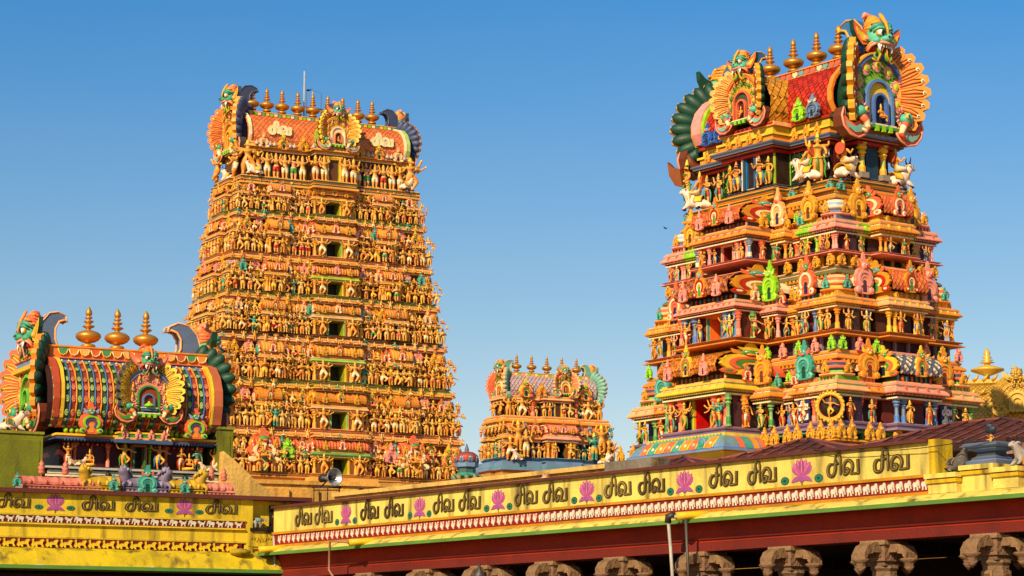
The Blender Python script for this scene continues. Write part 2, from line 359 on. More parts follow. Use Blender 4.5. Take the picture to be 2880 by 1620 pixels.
def elephant_g():
    """standing elephant facing -x, trunk raised, height ~1 at the back"""
    n = [(.22, 0, .62, .27), (-.08, 0, .64, .27), (-.32, 0, .74, .19), (-.44, 0, .80, .16), (-.55, 0, .72, .085), (-.66, 0, .64, .065), (-.78, 0, .70, .055), (-.82, 0, .85, .045), (-.76, 0, .98, .04), (.48, 0, .60, .05), (.52, 0, .3, .02)]
    e = [(0, 1), (1, 2), (2, 3), (3, 4), (4, 5), (5, 6), (6, 7), (7, 8), (0, 9), (9, 10)]; r = [0] * 10
    for b, x in ((0, .26), (1, -.16)):
        for s in (-1, 1):
            i = b
            for p in ((x, s * .15, .36, .11), (x - .01, s * .15, .16, .085), (x, s * .15, .03, .09)): n.append(p); e.append((i, len(n) - 1)); r.append(0); i = len(n) - 1
    g = G().add(skinned(n, e, r, 1), None, [C('8C8680')] * 5)
    for s in (-1, 1):
        g.raw([(-.36, s * .17, .9), (-.2, s * .30, .92), (-.12, s * .34, .7), (-.18, s * .29, .52), (-.34, s * .2, .62)], [(0, 1, 2, 3, 4)], C('8A827C'))
        g.tube([(-.52, s * .09, .66), (-.62, s * .12, .55), (-.70, s * .12, .56)], [.03, .025, .008], 5, WHITE)
        g.ell(-.53, s * .12, .84, .02, .015, .02, DARK, 6, 4)
    return g

# ------------------------------------------------------------------ architectural ornament
def arc(r, a0, a1, n, cx=0., cz=0., lobes=0, amp=0.):
    o = []
    for i in range(n + 1):
        a = R(a0 + (a1 - a0) * i / n); q = r * (1 + amp * abs(math.sin(lobes * a))) if lobes else r
        o.append((cx + q * math.cos(a), cz + q * math.sin(a)))
    return o
def kudu(p, lite=False):
    """horseshoe arch ornament with a lion mask on top; width 1, height 1.5; p = outer, ring, ring2, niche, mask, accent"""
    o, r1, r2, ni, mk, ac = p; g = G()
    out = arc(.42, -48, 228, 22 if not lite else 14, 0, .52, 6, .14)
    g.plate([(.30, 0)] + [(.42, .06), (.46, .16), (.36, .22)] + out + [(-.36, .22), (-.46, .16), (-.42, .06), (-.30, 0)], -.10, .12, o)
    n = 14 if not lite else 8
    g.band(arc(.34, -50, 230, n, 0, .50), arc(.25, -50, 230, n, 0, .50), -.17, -.09, r1)
    g.band(arc(.23, -55, 235, n, 0, .46), arc(.15, -55, 235, n, 0, .46), -.14, -.09, r2)
    g.plate([(.10, .06)] + arc(.10, 0, 180, 6, 0, .40) + [(-.10, .06)], -.112, -.09, ni)
    for s in (-1, 1): g.disc(s * .34, .13, -.08, .13, .10, r1, 8)
    g.ell(0, -.08, 1.00, .17, .15, .15, mk, 8, 5)
    g.ell(0, -.20, .93, .09, .08, .06, ac, 6, 4)
    for s in (-1, 1):
        g.plate([(s * .10, 1.0), (s * .30, 1.16), (s * .27, .96), (s * .14, .90)], -.10, -.02, ac)
        if not lite:
            g.ell(s * .075, -.20, 1.04, .04, .03, .035, WHITE, 6, 4); g.ell(s * .075, -.23, 1.04, .018, .012, .018, DARK, 5, 4)
            g.disc(s * .34, .13, -.17, .06, .04, r2, 6)
    g.plate([(-.12, 1.10), (.12, 1.10), (.20, 1.26), (.10, 1.24), (.06, 1.44), (0, 1.50), (-.06, 1.44), (-.10, 1.24), (-.20, 1.26)], -.06, .04, o)
    return g
def pillar(g, x, y, z, h, r, c, c2, c3=None, n=8):
    c3 = c3 or c
    P = [(1.2, 0), (1.2, .06), (1.0, .07), (1.0, .30), (.72, .34), (.68, .62), (.9, .64), (.7, .67), (1.25, .73), (.8, .785), (1.35, .83), (1.5, .86), (1.5, .89), (1.0, .9), (1.7, 1.0)]
    g.lathe([(a * r, b * h) for a, b in P], n, [c, c, c2, c, c3, c, c2, c, c, c2, c, c, c2, c], T(x, y, z), math.pi / n, False)
def rect(x0, x1, y0, y1): return [(x0, y0), (x1, y0), (x1, y1), (x0, y1)]
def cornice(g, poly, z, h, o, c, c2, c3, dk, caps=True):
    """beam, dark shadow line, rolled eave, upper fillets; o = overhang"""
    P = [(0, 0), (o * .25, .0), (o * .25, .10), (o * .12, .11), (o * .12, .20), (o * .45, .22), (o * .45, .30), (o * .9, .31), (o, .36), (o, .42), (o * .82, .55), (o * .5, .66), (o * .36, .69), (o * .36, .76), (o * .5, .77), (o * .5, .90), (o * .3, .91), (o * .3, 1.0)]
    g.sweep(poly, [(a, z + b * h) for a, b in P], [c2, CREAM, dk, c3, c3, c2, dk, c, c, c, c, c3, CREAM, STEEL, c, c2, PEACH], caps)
def dentils(g, x0, x1, y, z, w, h, d, c, c2):   # along x, on a face towards -y
    n = max(3, int((x1 - x0) / (w * 2))); st = (x1 - x0) / n
    for i in range(n): g.box(x0 + st * (i + .25), x0 + st * (i + .75), y - d, y, z, z + h, c if i % 2 else c2)
KP = {  # arch palettes
    'gold': (GOLD, AMBER, YEL, BROWN, GOLD, ORANGE), 'pink': (PINK, ROSE, PINK, C('4A3040'), PINK, CORAL), 'lime': (LIME, C('A8DC3A'), LIME, DKGREEN, LIME, C('B6E04A')),
    'teal': (TEAL, C('6CB8A0'), TEAL, DKGREEN, TEAL, CORAL), 'coral': (CORAL, CREAM, CORAL, NAVY, GREEN, CORAL), 'mix': (AMBER, RED, CREAM, GREEN, TEAL, CORAL), 'mixg': (YEL, CORAL, GREEN, NAVY, GREEN, ORANGE),
    'steel': (STEEL, SLATE, STEEL, NAVY, STEEL, CREAM), 'peach': (PEACH, CREAM, PEACH, C('3A2A3A'), PEACH, CORAL), 'orange': (ORANGE, GOLD, ORANGE, BROWN, ORANGE, YEL), 'blue': (C('2A4FA0'), BLUE, C('2A4FA0'), NAVY, STEEL, CORAL)}
def pavilion(w, d, hp, hc, hr, kind, p, lite=False):
    """miniature shrine on the facade: front at y=-d, wall at y=0. p: pillar, pillar2, cornice, cornice2, roof, roof2, arch palette, back, neck"""
    pc, pc2, cc, cc2, rc, rc2, kp, bk, nk = p; g = G(); o = hc * .42
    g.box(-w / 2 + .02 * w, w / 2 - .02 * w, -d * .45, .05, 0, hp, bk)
    r = min(w * (.105 if not lite else .08), hp * .115); xs = [-w / 2 + r * 1.3, w / 2 - r * 1.3]
    if w > hp * 1.5: xs += [-w * .28, w * .28]
    for x in xs: pillar(g, x, -d + r * 1.5, 0, hp, r, pc, pc2, None, 8 if not lite else 6)
    pl = rect(-w / 2, w / 2, -d, .02)
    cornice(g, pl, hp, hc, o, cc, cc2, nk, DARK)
    dw = hc * .09
    if not lite or w > hp: dentils(g, -w / 2 - o * .4, w / 2 + o * .4, -d - o * .12, hp + hc * .205, dw if not lite else dw * 1.6, hc * .1, o * .55, cc2, cc)
    if not lite:
        for s in (-1, 1):
            t = G(); dentils(t, -d - o * .4, 0, 0, hp + hc * .205, dw, hc * .1, o * .55, cc2, cc); g.add(t, T(s * (w / 2 + o * .12), 0, 0) @ RZ(90 * s))if s > 0 else g.add(t, T(-w / 2 - o * .12, 0, 0) @ RZ(-90) @ S(-1, 1, 1))
        n = max(2, int(w / (hc * .7)))
        for i in range(n):
            x = -w / 2 + w * (i + .5) / n; g.plate([(x - hc * .07, hp + hc * .45), (x + hc * .07, hp + hc * .45), (x + hc * .08, hp + hc * .62), (x, hp + hc * .72), (x - hc * .08, hp + hc * .62)], -d - o * .95, -d - o * .4, cc2)
    z = hp + hc; hn = hr * .2; dn = d * .86; wn_ = w * .86
    g.box(-wn_ / 2, wn_ / 2, -dn, .02, z, z + hn, nk)
    k = max(3, int(wn_ / (hr * .18)))
    for i in range(k): x = -wn_ / 2 + wn_ * (i + .5) / k; g.box(x - hr * .035, x + hr * .035, -dn - .03 * hr, -dn + .01, z, z + hn, cc2 if i % 2 else pc)
    z += hn; hb = hr - hn
    if kind == 'kuta':
        rr = w * .52; M = T(0, -d / 2, z)
        g.lathe([(a * rr, b * hb) for a, b in ((.98, 0), (1.12, .04), (1.12, .1), (.9, .13), (.86, .25))], 8, [cc, cc, cc2, nk], M, math.pi / 8, False)
        g.lathe([(a * rr, b * hb) for a, b in ((.80, .24), (.95, .36), (.98, .48), (.88, .64), (.62, .78), (.3, .86), (.12, .88))], 12, [rc, rc2, rc, rc2, rc, cc], M, math.pi / 12)
        g.lathe([(a * rr, b * hb) for a, b in ((.08, .87), (.2, .9), (.2, .92), (.07, .94), (.12, .98), (.02, 1.1))], 6, SLATE, M)
        kk = baked('ku|%s|1' % kp, lambda: kudu(KP[kp], True))
        for a in (0, 90, -90): g.add(kk, T(0, -d / 2, z + hb * .14) @ RZ(a) @ T(0, -rr * .93, 0) @ S(rr * .62, rr * .62, hb * .42))
    elif kind == 'sala':
        rb = d * .62; n = max(6, int(w / (hb * .13))); A = [(-d / 2 + rb * q[0], z + hb * q[1]) for q in ((-.98, 0), (-1.05, .18), (-1.0, .40), (-.8, .62), (-.45, .78), (0, .84), (.45, .78), (.8, .6))]
        m = len(A); L = w * .97
        V = [(-L / 2 + L * i / n, a[0] + (.012 * hb if i % 2 else 0), a[1]) for i in range(n + 1) for a in A]
        F = [(i * m + j, (i + 1) * m + j, (i + 1) * m + j + 1, i * m + j + 1) for i in range(n) for j in range(m - 1)]
        if lite: g.raw(V, F, [rc if (i % 2) else rc2 for i in range(n) for j in range(m - 1)])
        else:
            prf = [(y, z_) for y, z_ in A[:6]]; t = G(); cy = -d / 2
            scales(t, -L / 2, L / 2, [(y - cy, z_) for y, z_ in prf], max(8, int(L / (hb * .16))), rc, rc2, hb * .03, C('6A2A14')); g.add(t, T(0, cy, 0)); t2 = G(); scales(t2, -L / 2, L / 2, [(y - cy, z_) for y, z_ in prf], 6, rc, rc2, hb * .03, C('6A2A14')); g.add(t2, T(0, cy, 0) @ RZ(180))
        g.box(-L / 2 - .02, L / 2 + .02, -d / 2 - rb * .22, -d / 2 + rb * .2, z + hb * .81, z + hb * .9, cc)
        kk = baked('ku|%s|%d' % (kp, lite), lambda: kudu(KP[kp], lite))
        kw = min(hb * .8, d * 1.5)
        for s in (-1, 1): g.add(kk, T(s * L / 2, -d / 2, z - hb * .05) @ RZ(90 * s) @ S(rb * 2.0, hb * .5, hb * .78))
        g.add(kk, T(0, -d / 2 - rb * 1.02, z - hb * .04) @ S(kw * .8, hb * .5, hb * .76))
        if w > hb * 2.2:
            for s in (-1, 1): g.add(baked('ku|%s|1' % ('pink' if not lite else 'gold'), lambda: kudu(KP['pink' if not lite else 'gold'], True)), T(s * w * .30, -d / 2 - rb * 1.05, z - hb * .10) @ S(hb * .46, hb * .4, hb * .52))
    else:   # panjara: a short vault running inwards behind a tall arch
        kk = baked('ku|%s|%d' % (kp, lite), lambda: kudu(KP[kp], lite))
        A = arc(w * .40, -20, 200, 8, 0, z + hb * .36)
        V = [(a[0], y, a[1]) for y in (-d * .95, .1) for a in A]; m = len(A)
        g.raw(V, [(i, i + 1, i + 1 + m, i + m) for i in range(m - 1)], rc2)
        g.add(kk, T(0, -d * .98, z - hb * .08) @ S(w * 1.12, hb * .7, hb * (1.12 if not lite else .95)))
    return g
def finial_g():
    P = [(.0, 0), (.13, .0), (.13, .02), (.06, .04), (.05, .06), (.14, .09), (.165, .13), (.14, .165), (.06, .19), (.05, .205), (.14, .22), (.22, .26), (.265, .31), (.275, .345), (.265, .385), (.215, .43), (.12, .465), (.05, .485), (.05, .51), (.12, .545), (.135, .56), (.12, .575), (.05, .6), (.045, .62), (.1, .65), (.11, .665), (.1, .68), (.04, .7), (.04, .72), (.08, .735), (.085, .75), (.07, .765), (.03, .78), (.06, .80), (.075, .84), (.06, .9), (.02, .97), (.001, 1)]
    return G().lathe(P, 20, BRASS, caps=False)

def great_nasi(p, kids, niche_fig=None, plain=False):
    """the big horseshoe gable; centre of its fan at the origin, fan radius 1, front towards -y. Returns the body and fills kids with its pieces"""
    g = G(); bk = p['back']; IS = T(0, 0, -.03) @ S(.90, 1, .92)
    g.plate(arc(.74, -48, 228, 30) + [(-.50, -.64), (.50, -.64)], -.04, .30, p['panel'], bk)
    n = 9
    fans = []
    for s in (-1, 1):                # two wings of plumes, cupped forwards; dark lobes on their backs
        wg = G()
        for i in range(n):
            a = 64 - i * 96 / (n - 1); y0 = -.05 - .012 * (i % 2); M = RY(90 - a) if s > 0 else S(-1, 1, 1) @ RY(90 - a)
            k = 1.0 + .14 * math.sin(math.pi * min(max((i + .5) / n, 0), 1)); M = M @ S(1.08, 1, k)
            wg.plate([(-.06, .50), (.06, .50), (.115, .78), (.115, .96), (.05, 1.08), (-.05, 1.08), (-.115, .97), (-.115, .78)], y0, .06, p['feather'], p['ring'][1], M)
            wg.add(G().ell(0, .09, .82, .135, .12, .27, bk, 8, 6), M)
            for q, w in ((0, .016), (-.055, .010), (.055, .010)):
                pts = [(q * .7, y0 - .008, .58), (q * 1.2, y0 - .012, .80), (q * .9 + .02, y0 - .008, .95)]
                t = G().tube(pts, w, 4, p['rib']); wg.add(t, M)
            t = G().ell(.02, y0 - .01, .97, .04, .02, .036, p['eye'], 6, 4); t.ell(.02, y0 - .025, .97, .02, .012, .018, bk, 5, 3); wg.add(t, M)
        A_ = [(s * 1.06 * math.cos(R(q)), 1.06 * math.sin(R(q))) for q in range(-36, 72, 9)]; B_ = [(s * .45 * math.cos(R(q)), .45 * math.sin(R(q))) for q in range(-36, 72, 9)]; wg.band(A_, B_, .05, .12, bk)
        fans.append(G().add(wg, T(s * .50, 0, 0) @ RZ(-36 * s) @ T(-s * .50, 0, 0)))
    kids['feather_fan'] = fans
    g0 = g; g = G()
    g.plate(arc(.72, -45, 225, 26) + [(-.52, -.60), (.52, -.60)], -.085, -.04, p['panel'])
    g.band(arc(.80, -38, 218, 26), arc(.72, -38, 218, 26), -.15, -.04, p['ring'][0])
    g.band(arc(.84, -38, 218, 26), arc(.80, -38, 218, 26), -.17, -.04, p['ring'][1])
    # scroll work
    for i in range(26):
        a = R(-30 + 240 * i / 25); rr = .45 + .2 * ((i * 7) % 5) / 5; x, z = rr * math.cos(a), rr * math.sin(a)
        if abs(x) < .22 and z < .1: continue
        g.tube([(x + .05 * math.cos(t), -.10, z + .05 * math.sin(t)) for t in (0, 1.2, 2.4, 3.6, 4.8)], .014, 4, p['scroll'])
    ros = []
    for i in range(7):
        a = R(-14 + 208 * i / 6); x, z = .585 * math.cos(a), .585 * math.sin(a); q = G()
        if p.get('rosette'):
            q.disc(x, z, -.085, .14, .025, p['rosette'], 16); q.disc(x, z, -.112, .074, .02, YEL, 12); q.disc(x, z, -.13, .04, .015, LIME, 8); ros.append(q)
        else:
            q.ell(x, -.12, z + .03, .05, .06, .09, FLESH, 6, 5); q.ell(x, -.13, z + .14, .03, .03, .04, GOLD, 6, 4); q.ell(x - .03, -.12, z - .07, .025, .03, .07, p['scroll'], 5, 4); q.ell(x + .03, -.12, z - .07, .025, .03, .07, p['scroll'], 5, 4)
            g.add(q)
    g0.add(g, IS); g = g0
    if ros: kids['rosette'] = [G().add(q, IS) for q in ros]
    ni = G()
    ni.band([(.40, -.62)] + arc(.40, 0, 180, 12, 0, -.10) + [(-.40, -.62)], [(.34, -.62)] + arc(.34, 0, 180, 12, 0, -.10) + [(-.34, -.62)], -.17, -.06, p['ring'][2])
    ni.plate([(.34, -.62)] + arc(.34, 0, 180, 12, 0, -.10) + [(-.34, -.62)], -.10, -.06, p['inner'])
    ni.band([(.22, -.62)] + arc(.22, 0, 180, 10, 0, -.20) + [(-.22, -.62)], [(.17, -.62)] + arc(.17, 0, 180, 10, 0, -.20) + [(-.17, -.62)], -.19, -.09, p['ring'][0])
    ni.plate([(.17, -.62)] + arc(.17, 0, 180, 10, 0, -.20) + [(-.17, -.62)], -.108, -.09, p['niche'])
    ni.box(-.46, .46, -.24, .1, -.72, -.66, p['sill']); ni.box(-.40, .40, -.22, .1, -.66, -.62, CREAM)
    for x in (-.2, 0, .2): ni.box(x - .05, x + .05, -.25, -.2, -.78, -.66, LIME)
    kids['niche'] = [G().add(ni, IS)]
    if niche_fig: kids['niche_figure'] = [G().add(fig_g(niche_fig, 1), T(0, -.17, -.57) @ S(.46), FIGPAL[1])]
    mk = []
    for s in (-1, 1):
        m = G(); M = S(s, 1, 1)
        tail = [(.34, -.70), (.46, -.84), (.66, -.92), (.88, -.88), (1.03, -.74), (1.08, -.56), (1.02, -.40), (.98, -.54), (.88, -.64), (.74, -.66), (.62, -.60), (.50, -.56)]
        m.plate(tail, -.20, .02, p['tail'], p['tailback'], M)
        m.tube([(s * x, .03, z) for x, z in ((.44, -.68), (.60, -.76), (.80, -.76), (.95, -.66), (1.03, -.50))], [.10, .13, .12, .09, .03], 8, p['tailback'])
        inn = [(.48, -.70), (.60, -.82), (.76, -.84), (.90, -.77), (.98, -.66), (.88, -.71), (.76, -.74), (.62, -.68)]
        m.plate(inn, -.235, -.19, p['tailin'], None, M)
        m.tube([(s * x, -.21, z) for x, z in tail[:8]], .022, 5, p['tailrim'])
        m.ell(s * .62, -.22, -.44, .16, .13, .11, p['skin'], 9, 6); m.ell(s * .55, -.33, -.41, .05, .04, .05, YEL, 7, 5); m.ell(s * .55, -.365, -.41, .022, .02, .025, DARK, 6, 4)
        m.tube([(s * .60, -.24, -.52), (s * .50, -.26, -.60), (s * .44, -.26, -.72), (s * .52, -.26, -.80), (s * .60, -.26, -.76)], [.085, .07, .055, .045, .02], 7, [p['tail'], CREAM])
        m.tube([(s * .70, -.2, -.38), (s * .80, -.18, -.24), (s * .78, -.16, -.10)], [.07, .055, .02], 6, p['skin'])
        for k in range(6): a = R(100 + k * 26); m.tube([(s * (.56 + .13 * math.cos(a)), -.2, -.42 + .13 * math.sin(a)), (s * (.56 + .22 * math.cos(a)), -.22, -.42 + .22 * math.sin(a))], [.035, .004], 5, ROSE)
        m.disc(s * .44, -.68, -.18, .075, .06, p['crown'], 10)
        mk.append(m)
    kids['makara'] = mk
    # the lion mask
    h = G(); sk, lip = p['skin'], p['lip']
    h.ell(0, -.14, 1.02, .27, .26, .24, sk, 14, 9)
    h.ell(0, -.40, .93, .15, .15, .085, sk, 10, 6); h.ell(0, -.50, .97, .075, .06, .06, sk, 8, 5)
    for s in (-1, 1):
        h.ell(s * .055, -.545, .955, .028, .02, .025, DKGREEN, 6, 4); h.ell(s * .20, -.30, .90, .10, .12, .08, sk, 9, 6)
        h.ell(s * .135, -.35, 1.065, .095, .07, .078, p['crown'], 10, 6); h.ell(s * .135, -.388, 1.06, .084, .06, .068, WHITE, 10, 6); h.ell(s * .125, -.438, 1.05, .048, .022, .05, C('1A0C06'), 8, 5)
        h.tube([(s * .03, -.42, 1.10), (s * .10, -.43, 1.165), (s * .19, -.39, 1.16), (s * .27, -.28, 1.10)], [.02, .034, .034, .02], 6, sk)
        h.tube([(s * .05, -.40, 1.17), (s * .13, -.39, 1.235), (s * .23, -.30, 1.20), (s * .29, -.20, 1.13)], [.03, .05, .05, .02], 7, p['brow'])
        h.tube([(s * .05, -.34, 1.26), (s * .14, -.31, 1.31), (s * .24, -.2, 1.27)], [.03, .045, .02], 6, p['crown'])
        ear = [(.22, .98), (.34, 1.10), (.52, 1.16), (.70, 1.30), (.68, 1.10), (.58, .94), (.44, .82), (.28, .84)]
        h.plate(ear, -.16, -.04, p['ear'], bk, S(s, 1, 1) @ T(0, .0, 0)); h.plate([(.30, .96), (.42, 1.05), (.56, 1.10), (.63, 1.16), (.58, 1.02), (.46, .90), (.34, .90)], -.185, -.15, p['earin'], None, S(s, 1, 1))
        h.disc(s * .37, .96, -.17, .05, .05, PEACH, 8)
        sp = [(s * (.19 + .13 * (1 - k / 14) * math.cos(k * .55 + 2.2)), -.30, .62 + .13 * (1 - k / 14) * math.sin(k * .55 + 2.2)) for k in range(12)]
        h.tube([(s * .10, -.28, .80)] + sp, [.05] + [.045 - .003 * k for k in range(12)], 6, p['tusk'])
        h.tube([(s * .06, -.36, .76), (s * .10, -.33, .62), (s * .20, -.33, .47), (s * .33, -.31, .52)], .02, 5, p['crown'])
        h.tube([(s * .17, -.36, .82), (s * .18, -.39, .73), (s * .16, -.40, .66)], [.035, .028, .004], 6, WHITE)
    h.ell(0, -.16, .77, .25, .17, .10, RED, 10, 6)
    for i in range(5): x = (i - 2) * .062; h.tube([(x, -.40 + abs(i - 2) * .012, .84), (x, -.41 + abs(i - 2) * .012, .755)], [.028, .008], 5, WHITE)
    lipc = [(-.32, -.16, .70), (-.30, -.26, .80), (-.20, -.36, .865), (-.08, -.44, .855), (0, -.46, .835), (.08, -.44, .855), (.20, -.36, .865), (.30, -.26, .80), (.32, -.16, .70)]
    h.tube(lipc, .034, 6, lip); h.tube([(x * 1.06, y + .01, z + .045) for x, y, z in lipc], .018, 5, p['crown'])
    h.tube([(0, -.46, 1.0), (0, -.45, 1.14), (0, -.40, 1.27), (0, -.30, 1.42), (0, -.24, 1.50)], [.028, .03, .04, .05, .03], 6, p['crown'])
    h.tube([(0, -.10, 1.15), (-.01, -.08, 1.23), (-.02, -.05, 1.31), (-.03, 0, 1.38), (-.05, .05, 1.44), (-.07, .10, 1.48)], [.25, .23, .20, .165, .12, .06], 12, [p['crown'], p['crown2']])
    for k in range(4): h.tube([((.245 - .025 * k) * math.cos(a), -.10 + .02 * k + (.245 - .025 * k) * math.sin(a), 1.19 + .07 * k) for a in [2 * math.pi * j / 12 for j in range(13)]], .018, 4, p['crown2'])
    h.tube([(-.04, .02, 1.42), (-.12, 0, 1.50), (-.22, -.02, 1.50), (-.27, -.02, 1.44), (-.22, -.02, 1.41)], [.07, .06, .05, .035, .015], 7, lip)
    kids['yali_head'] = [G().add(h, T(0, .02, .10) @ S(.90))]
    # hooked crest behind the mask, curling back over the ridge
    cs = G(); co = [(.05, .62), (.0, 1.0), (.10, 1.32), (.30, 1.52), (.55, 1.56), (.76, 1.46), (.80, 1.34), (.72, 1.38), (.58, 1.34), (.48, 1.18), (.48, .95), (.60, .70), (.78, .58)]
    V = [(x, y, z) for x in (-.15, .15) for y, z in co]; m = len(co)
    cs.raw(V, [tuple(range(m)), tuple(range(2 * m - 1, m - 1, -1))] + [(i, (i + 1) % m, (i + 1) % m + m, i + m) for i in range(m)], p['crest'])
    for s in (-1, 1): cs.tube([(s * .155, y, z) for y, z in co[5:]], .03, 5, p['crestrim']); cs.tube([(s * .155, y, z) for y, z in co[:6]], .02, 5, p['crestrim'])
    kids['crest'] = [G().add(cs, T(0, .05, .12) @ S(.9, .86, .86))]
    return g
NP = dict(back=DKGREEN, panel=C('7FAE20'), feather=ORANGE, rib=C('B8501A'), eye=CREAM, ring=(C('4A6AA8'), GOLD, C('5A80B8')), scroll=GREEN, rosette=ROSE, inner=YEL, niche=NAVY, sill=GREEN, tail=CORAL, tailback=BROWN, tailin=C('7AB09A'), tailrim=PINK,
          skin=C('55B090'), lip=PINK, brow=TEAL, ear=CORAL, earin=YEL, crown=GOLD, crown2=ORANGE, tusk=C('7CA82A'), crest=C('2E6A9A'), crestrim=GOLD)
def put_nasi(parent, p, M, fig, name='gable_ornament', mat=None, skip=()):
    kids = {}; g = great_nasi(p, kids, fig); root = obj(name, g, mat or FINE, parent, M)
    for k, L in kids.items():
        if k in skip: continue
        for q in L: obj(k, q, mat or FINE, root)
    return root

def word_strokes():
    c = [[(.20, .74), (.07, .52), (.05, .24), (.15, .04), (.32, .0), (.45, .14), (.50, .40), (.52, .74), (.52, 1.0)], [(.13, .74), (.50, .75), (.73, .75)],
         [(.52, .96), (.55, 1.24), (.66, 1.36), (.78, 1.27), (.83, 1.0), (.83, .50), (.83, .02)],
         [(1.16, .36), (1.29, .36), (1.34, .20), (1.23, .05), (1.09, .08), (1.02, .30), (1.06, .64), (1.24, .87), (1.44, .83), (1.57, .60), (1.56, .30), (1.45, .08)], [(1.42, .07), (1.70, .05), (1.98, .06)], [(1.93, .04), (1.93, .90)]]
    return c
def smooth_pts(P, k=3):
    if len(P) < 3: return P
    o = []
    for i in range(len(P) - 1):
        p0, p1, p2, p3 = P[max(i - 1, 0)], P[i], P[i + 1], P[min(i + 2, len(P) - 1)]
        for t in [j / k for j in range(k)]:
            o.append(tuple(.5 * (2 * p1[d] + (p2[d] - p0[d]) * t + (2 * p0[d] - 5 * p1[d] + 4 * p2[d] - p3[d]) * t * t + (3 * p1[d] - p0[d] - 3 * p2[d] + p3[d]) * t ** 3) for d in (0, 1)))
    o.append(P[-1]); return o
def stroke(g, P, w, y, t, c):
    P = smooth_pts(P); A = []; B = []
    for i in range(len(P)):
        q, r = P[max(i - 1, 0)], P[min(i + 1, len(P) - 1)]; dx, dz = r[0] - q[0], r[1] - q[1]; l = math.hypot(dx, dz) or 1
        A.append((P[i][0] - dz / l * w, P[i][1] + dx / l * w)); B.append((P[i][0] + dz / l * w, P[i][1] - dx / l * w))
    g.band(A, B, y - t, y, c)
def word(c, c2, w=.085, t=.004, sc=1., jit=0.):
    g = G()
    for k, P in enumerate(word_strokes()):
        w_ = w * (1.15, .8, .72, 1.1, .8, 1.0)[k]
        if jit: P = [(x + rnd.uniform(-jit, jit), z + rnd.uniform(-jit, jit)) for x, z in P]
        stroke(g, P, w_, -.0005 * k, t / sc, c)
        if c2: stroke(g, P, w_ * .26, -.0005 * k - t / sc, t * .6 / sc, c2)
    return g

# ------------------------------------------------------------------ towers
def cross(a, b, hx, px, hy, py):    # plan outline with a projecting bay on every side
    return [(-a, -b), (-hx, -b), (-hx, -b - px), (hx, -b - px), (hx, -b), (a, -b), (a, -hy), (a + py, -hy), (a + py, hy), (a, hy), (a, b), (hx, b), (hx, b + px), (-hx, b + px), (-hx, b), (-a, b), (-a, hy), (-a - py, hy), (-a - py, -hy), (-a, -hy)]
def moulding(g, poly, z0, z1, o, cs):
    h = z1 - z0
    g.sweep(poly, [(o, z0), (o, z0 + .2 * h), (o * .55, z0 + .26 * h), (o * .55, z0 + .42 * h), (o * .2, z0 + .46 * h), (o * .2, z0 + .6 * h), (o * .7, z0 + .66 * h), (o * .7, z0 + .86 * h), (o * .3, z0 + .9 * h), (o * .3, z1)], cs)
def doorway_g(w, h, depth, rev, back, frame, frame2):
    g = G(); t = .035 * h
    for s in (-1, 1):
        g.box(s * w / 2 - (t if s > 0 else 0), s * w / 2 + (0 if s > 0 else t), -depth + .01, -.02, 0, h, rev)
        g.box(s * (w / 2 + t) - t, s * (w / 2 + t) + t, -depth - .10, -depth + .02, 0, h + 2 * t, frame); g.box(s * (w / 2 + 3.4 * t) - t, s * (w / 2 + 3.4 * t) + t, -depth - .06, -depth + .02, 0, h + 2 * t, frame2)
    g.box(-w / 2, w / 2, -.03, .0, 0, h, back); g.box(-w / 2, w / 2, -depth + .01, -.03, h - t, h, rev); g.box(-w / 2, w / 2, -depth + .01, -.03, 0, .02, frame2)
    g.box(-w / 2 - 2 * t, w / 2 + 2 * t, -depth - .12, -depth + .02, h, h + 2 * t, frame2); g.box(-w / 2 - 4 * t, w / 2 + 4 * t, -depth - .16, -depth + .02, h + 2 * t, h + 4 * t, frame)
    return g
def door_bay(w, d, hp, hc, hr, dw, dh, p, lite):
    """projecting central bay with an opening; like a pavilion but its wall has a real gap"""
    pc, pc2, cc, cc2, rc, rc2, kp, bk, nk = p
    g = pavilion(w, d, hp, hc, hr, 'sala', (pc, pc2, cc, cc2, rc, rc2, kp, bk, nk), lite)
    # replace the solid back box (its six faces come first) by jamb blocks and a lintel
    g.V[0] = g.V[0] * 0 + np.array([0, .02, hp * .99])
    dep = d * .82
    for s in (-1, 1): x0, x1 = sorted((s * dw / 2, s * w * .47)); g.box(x0, x1, -dep, .05, 0, hp, bk)
    g.box(-dw / 2, dw / 2, -dep, .05, dh, hp, bk)
    return g

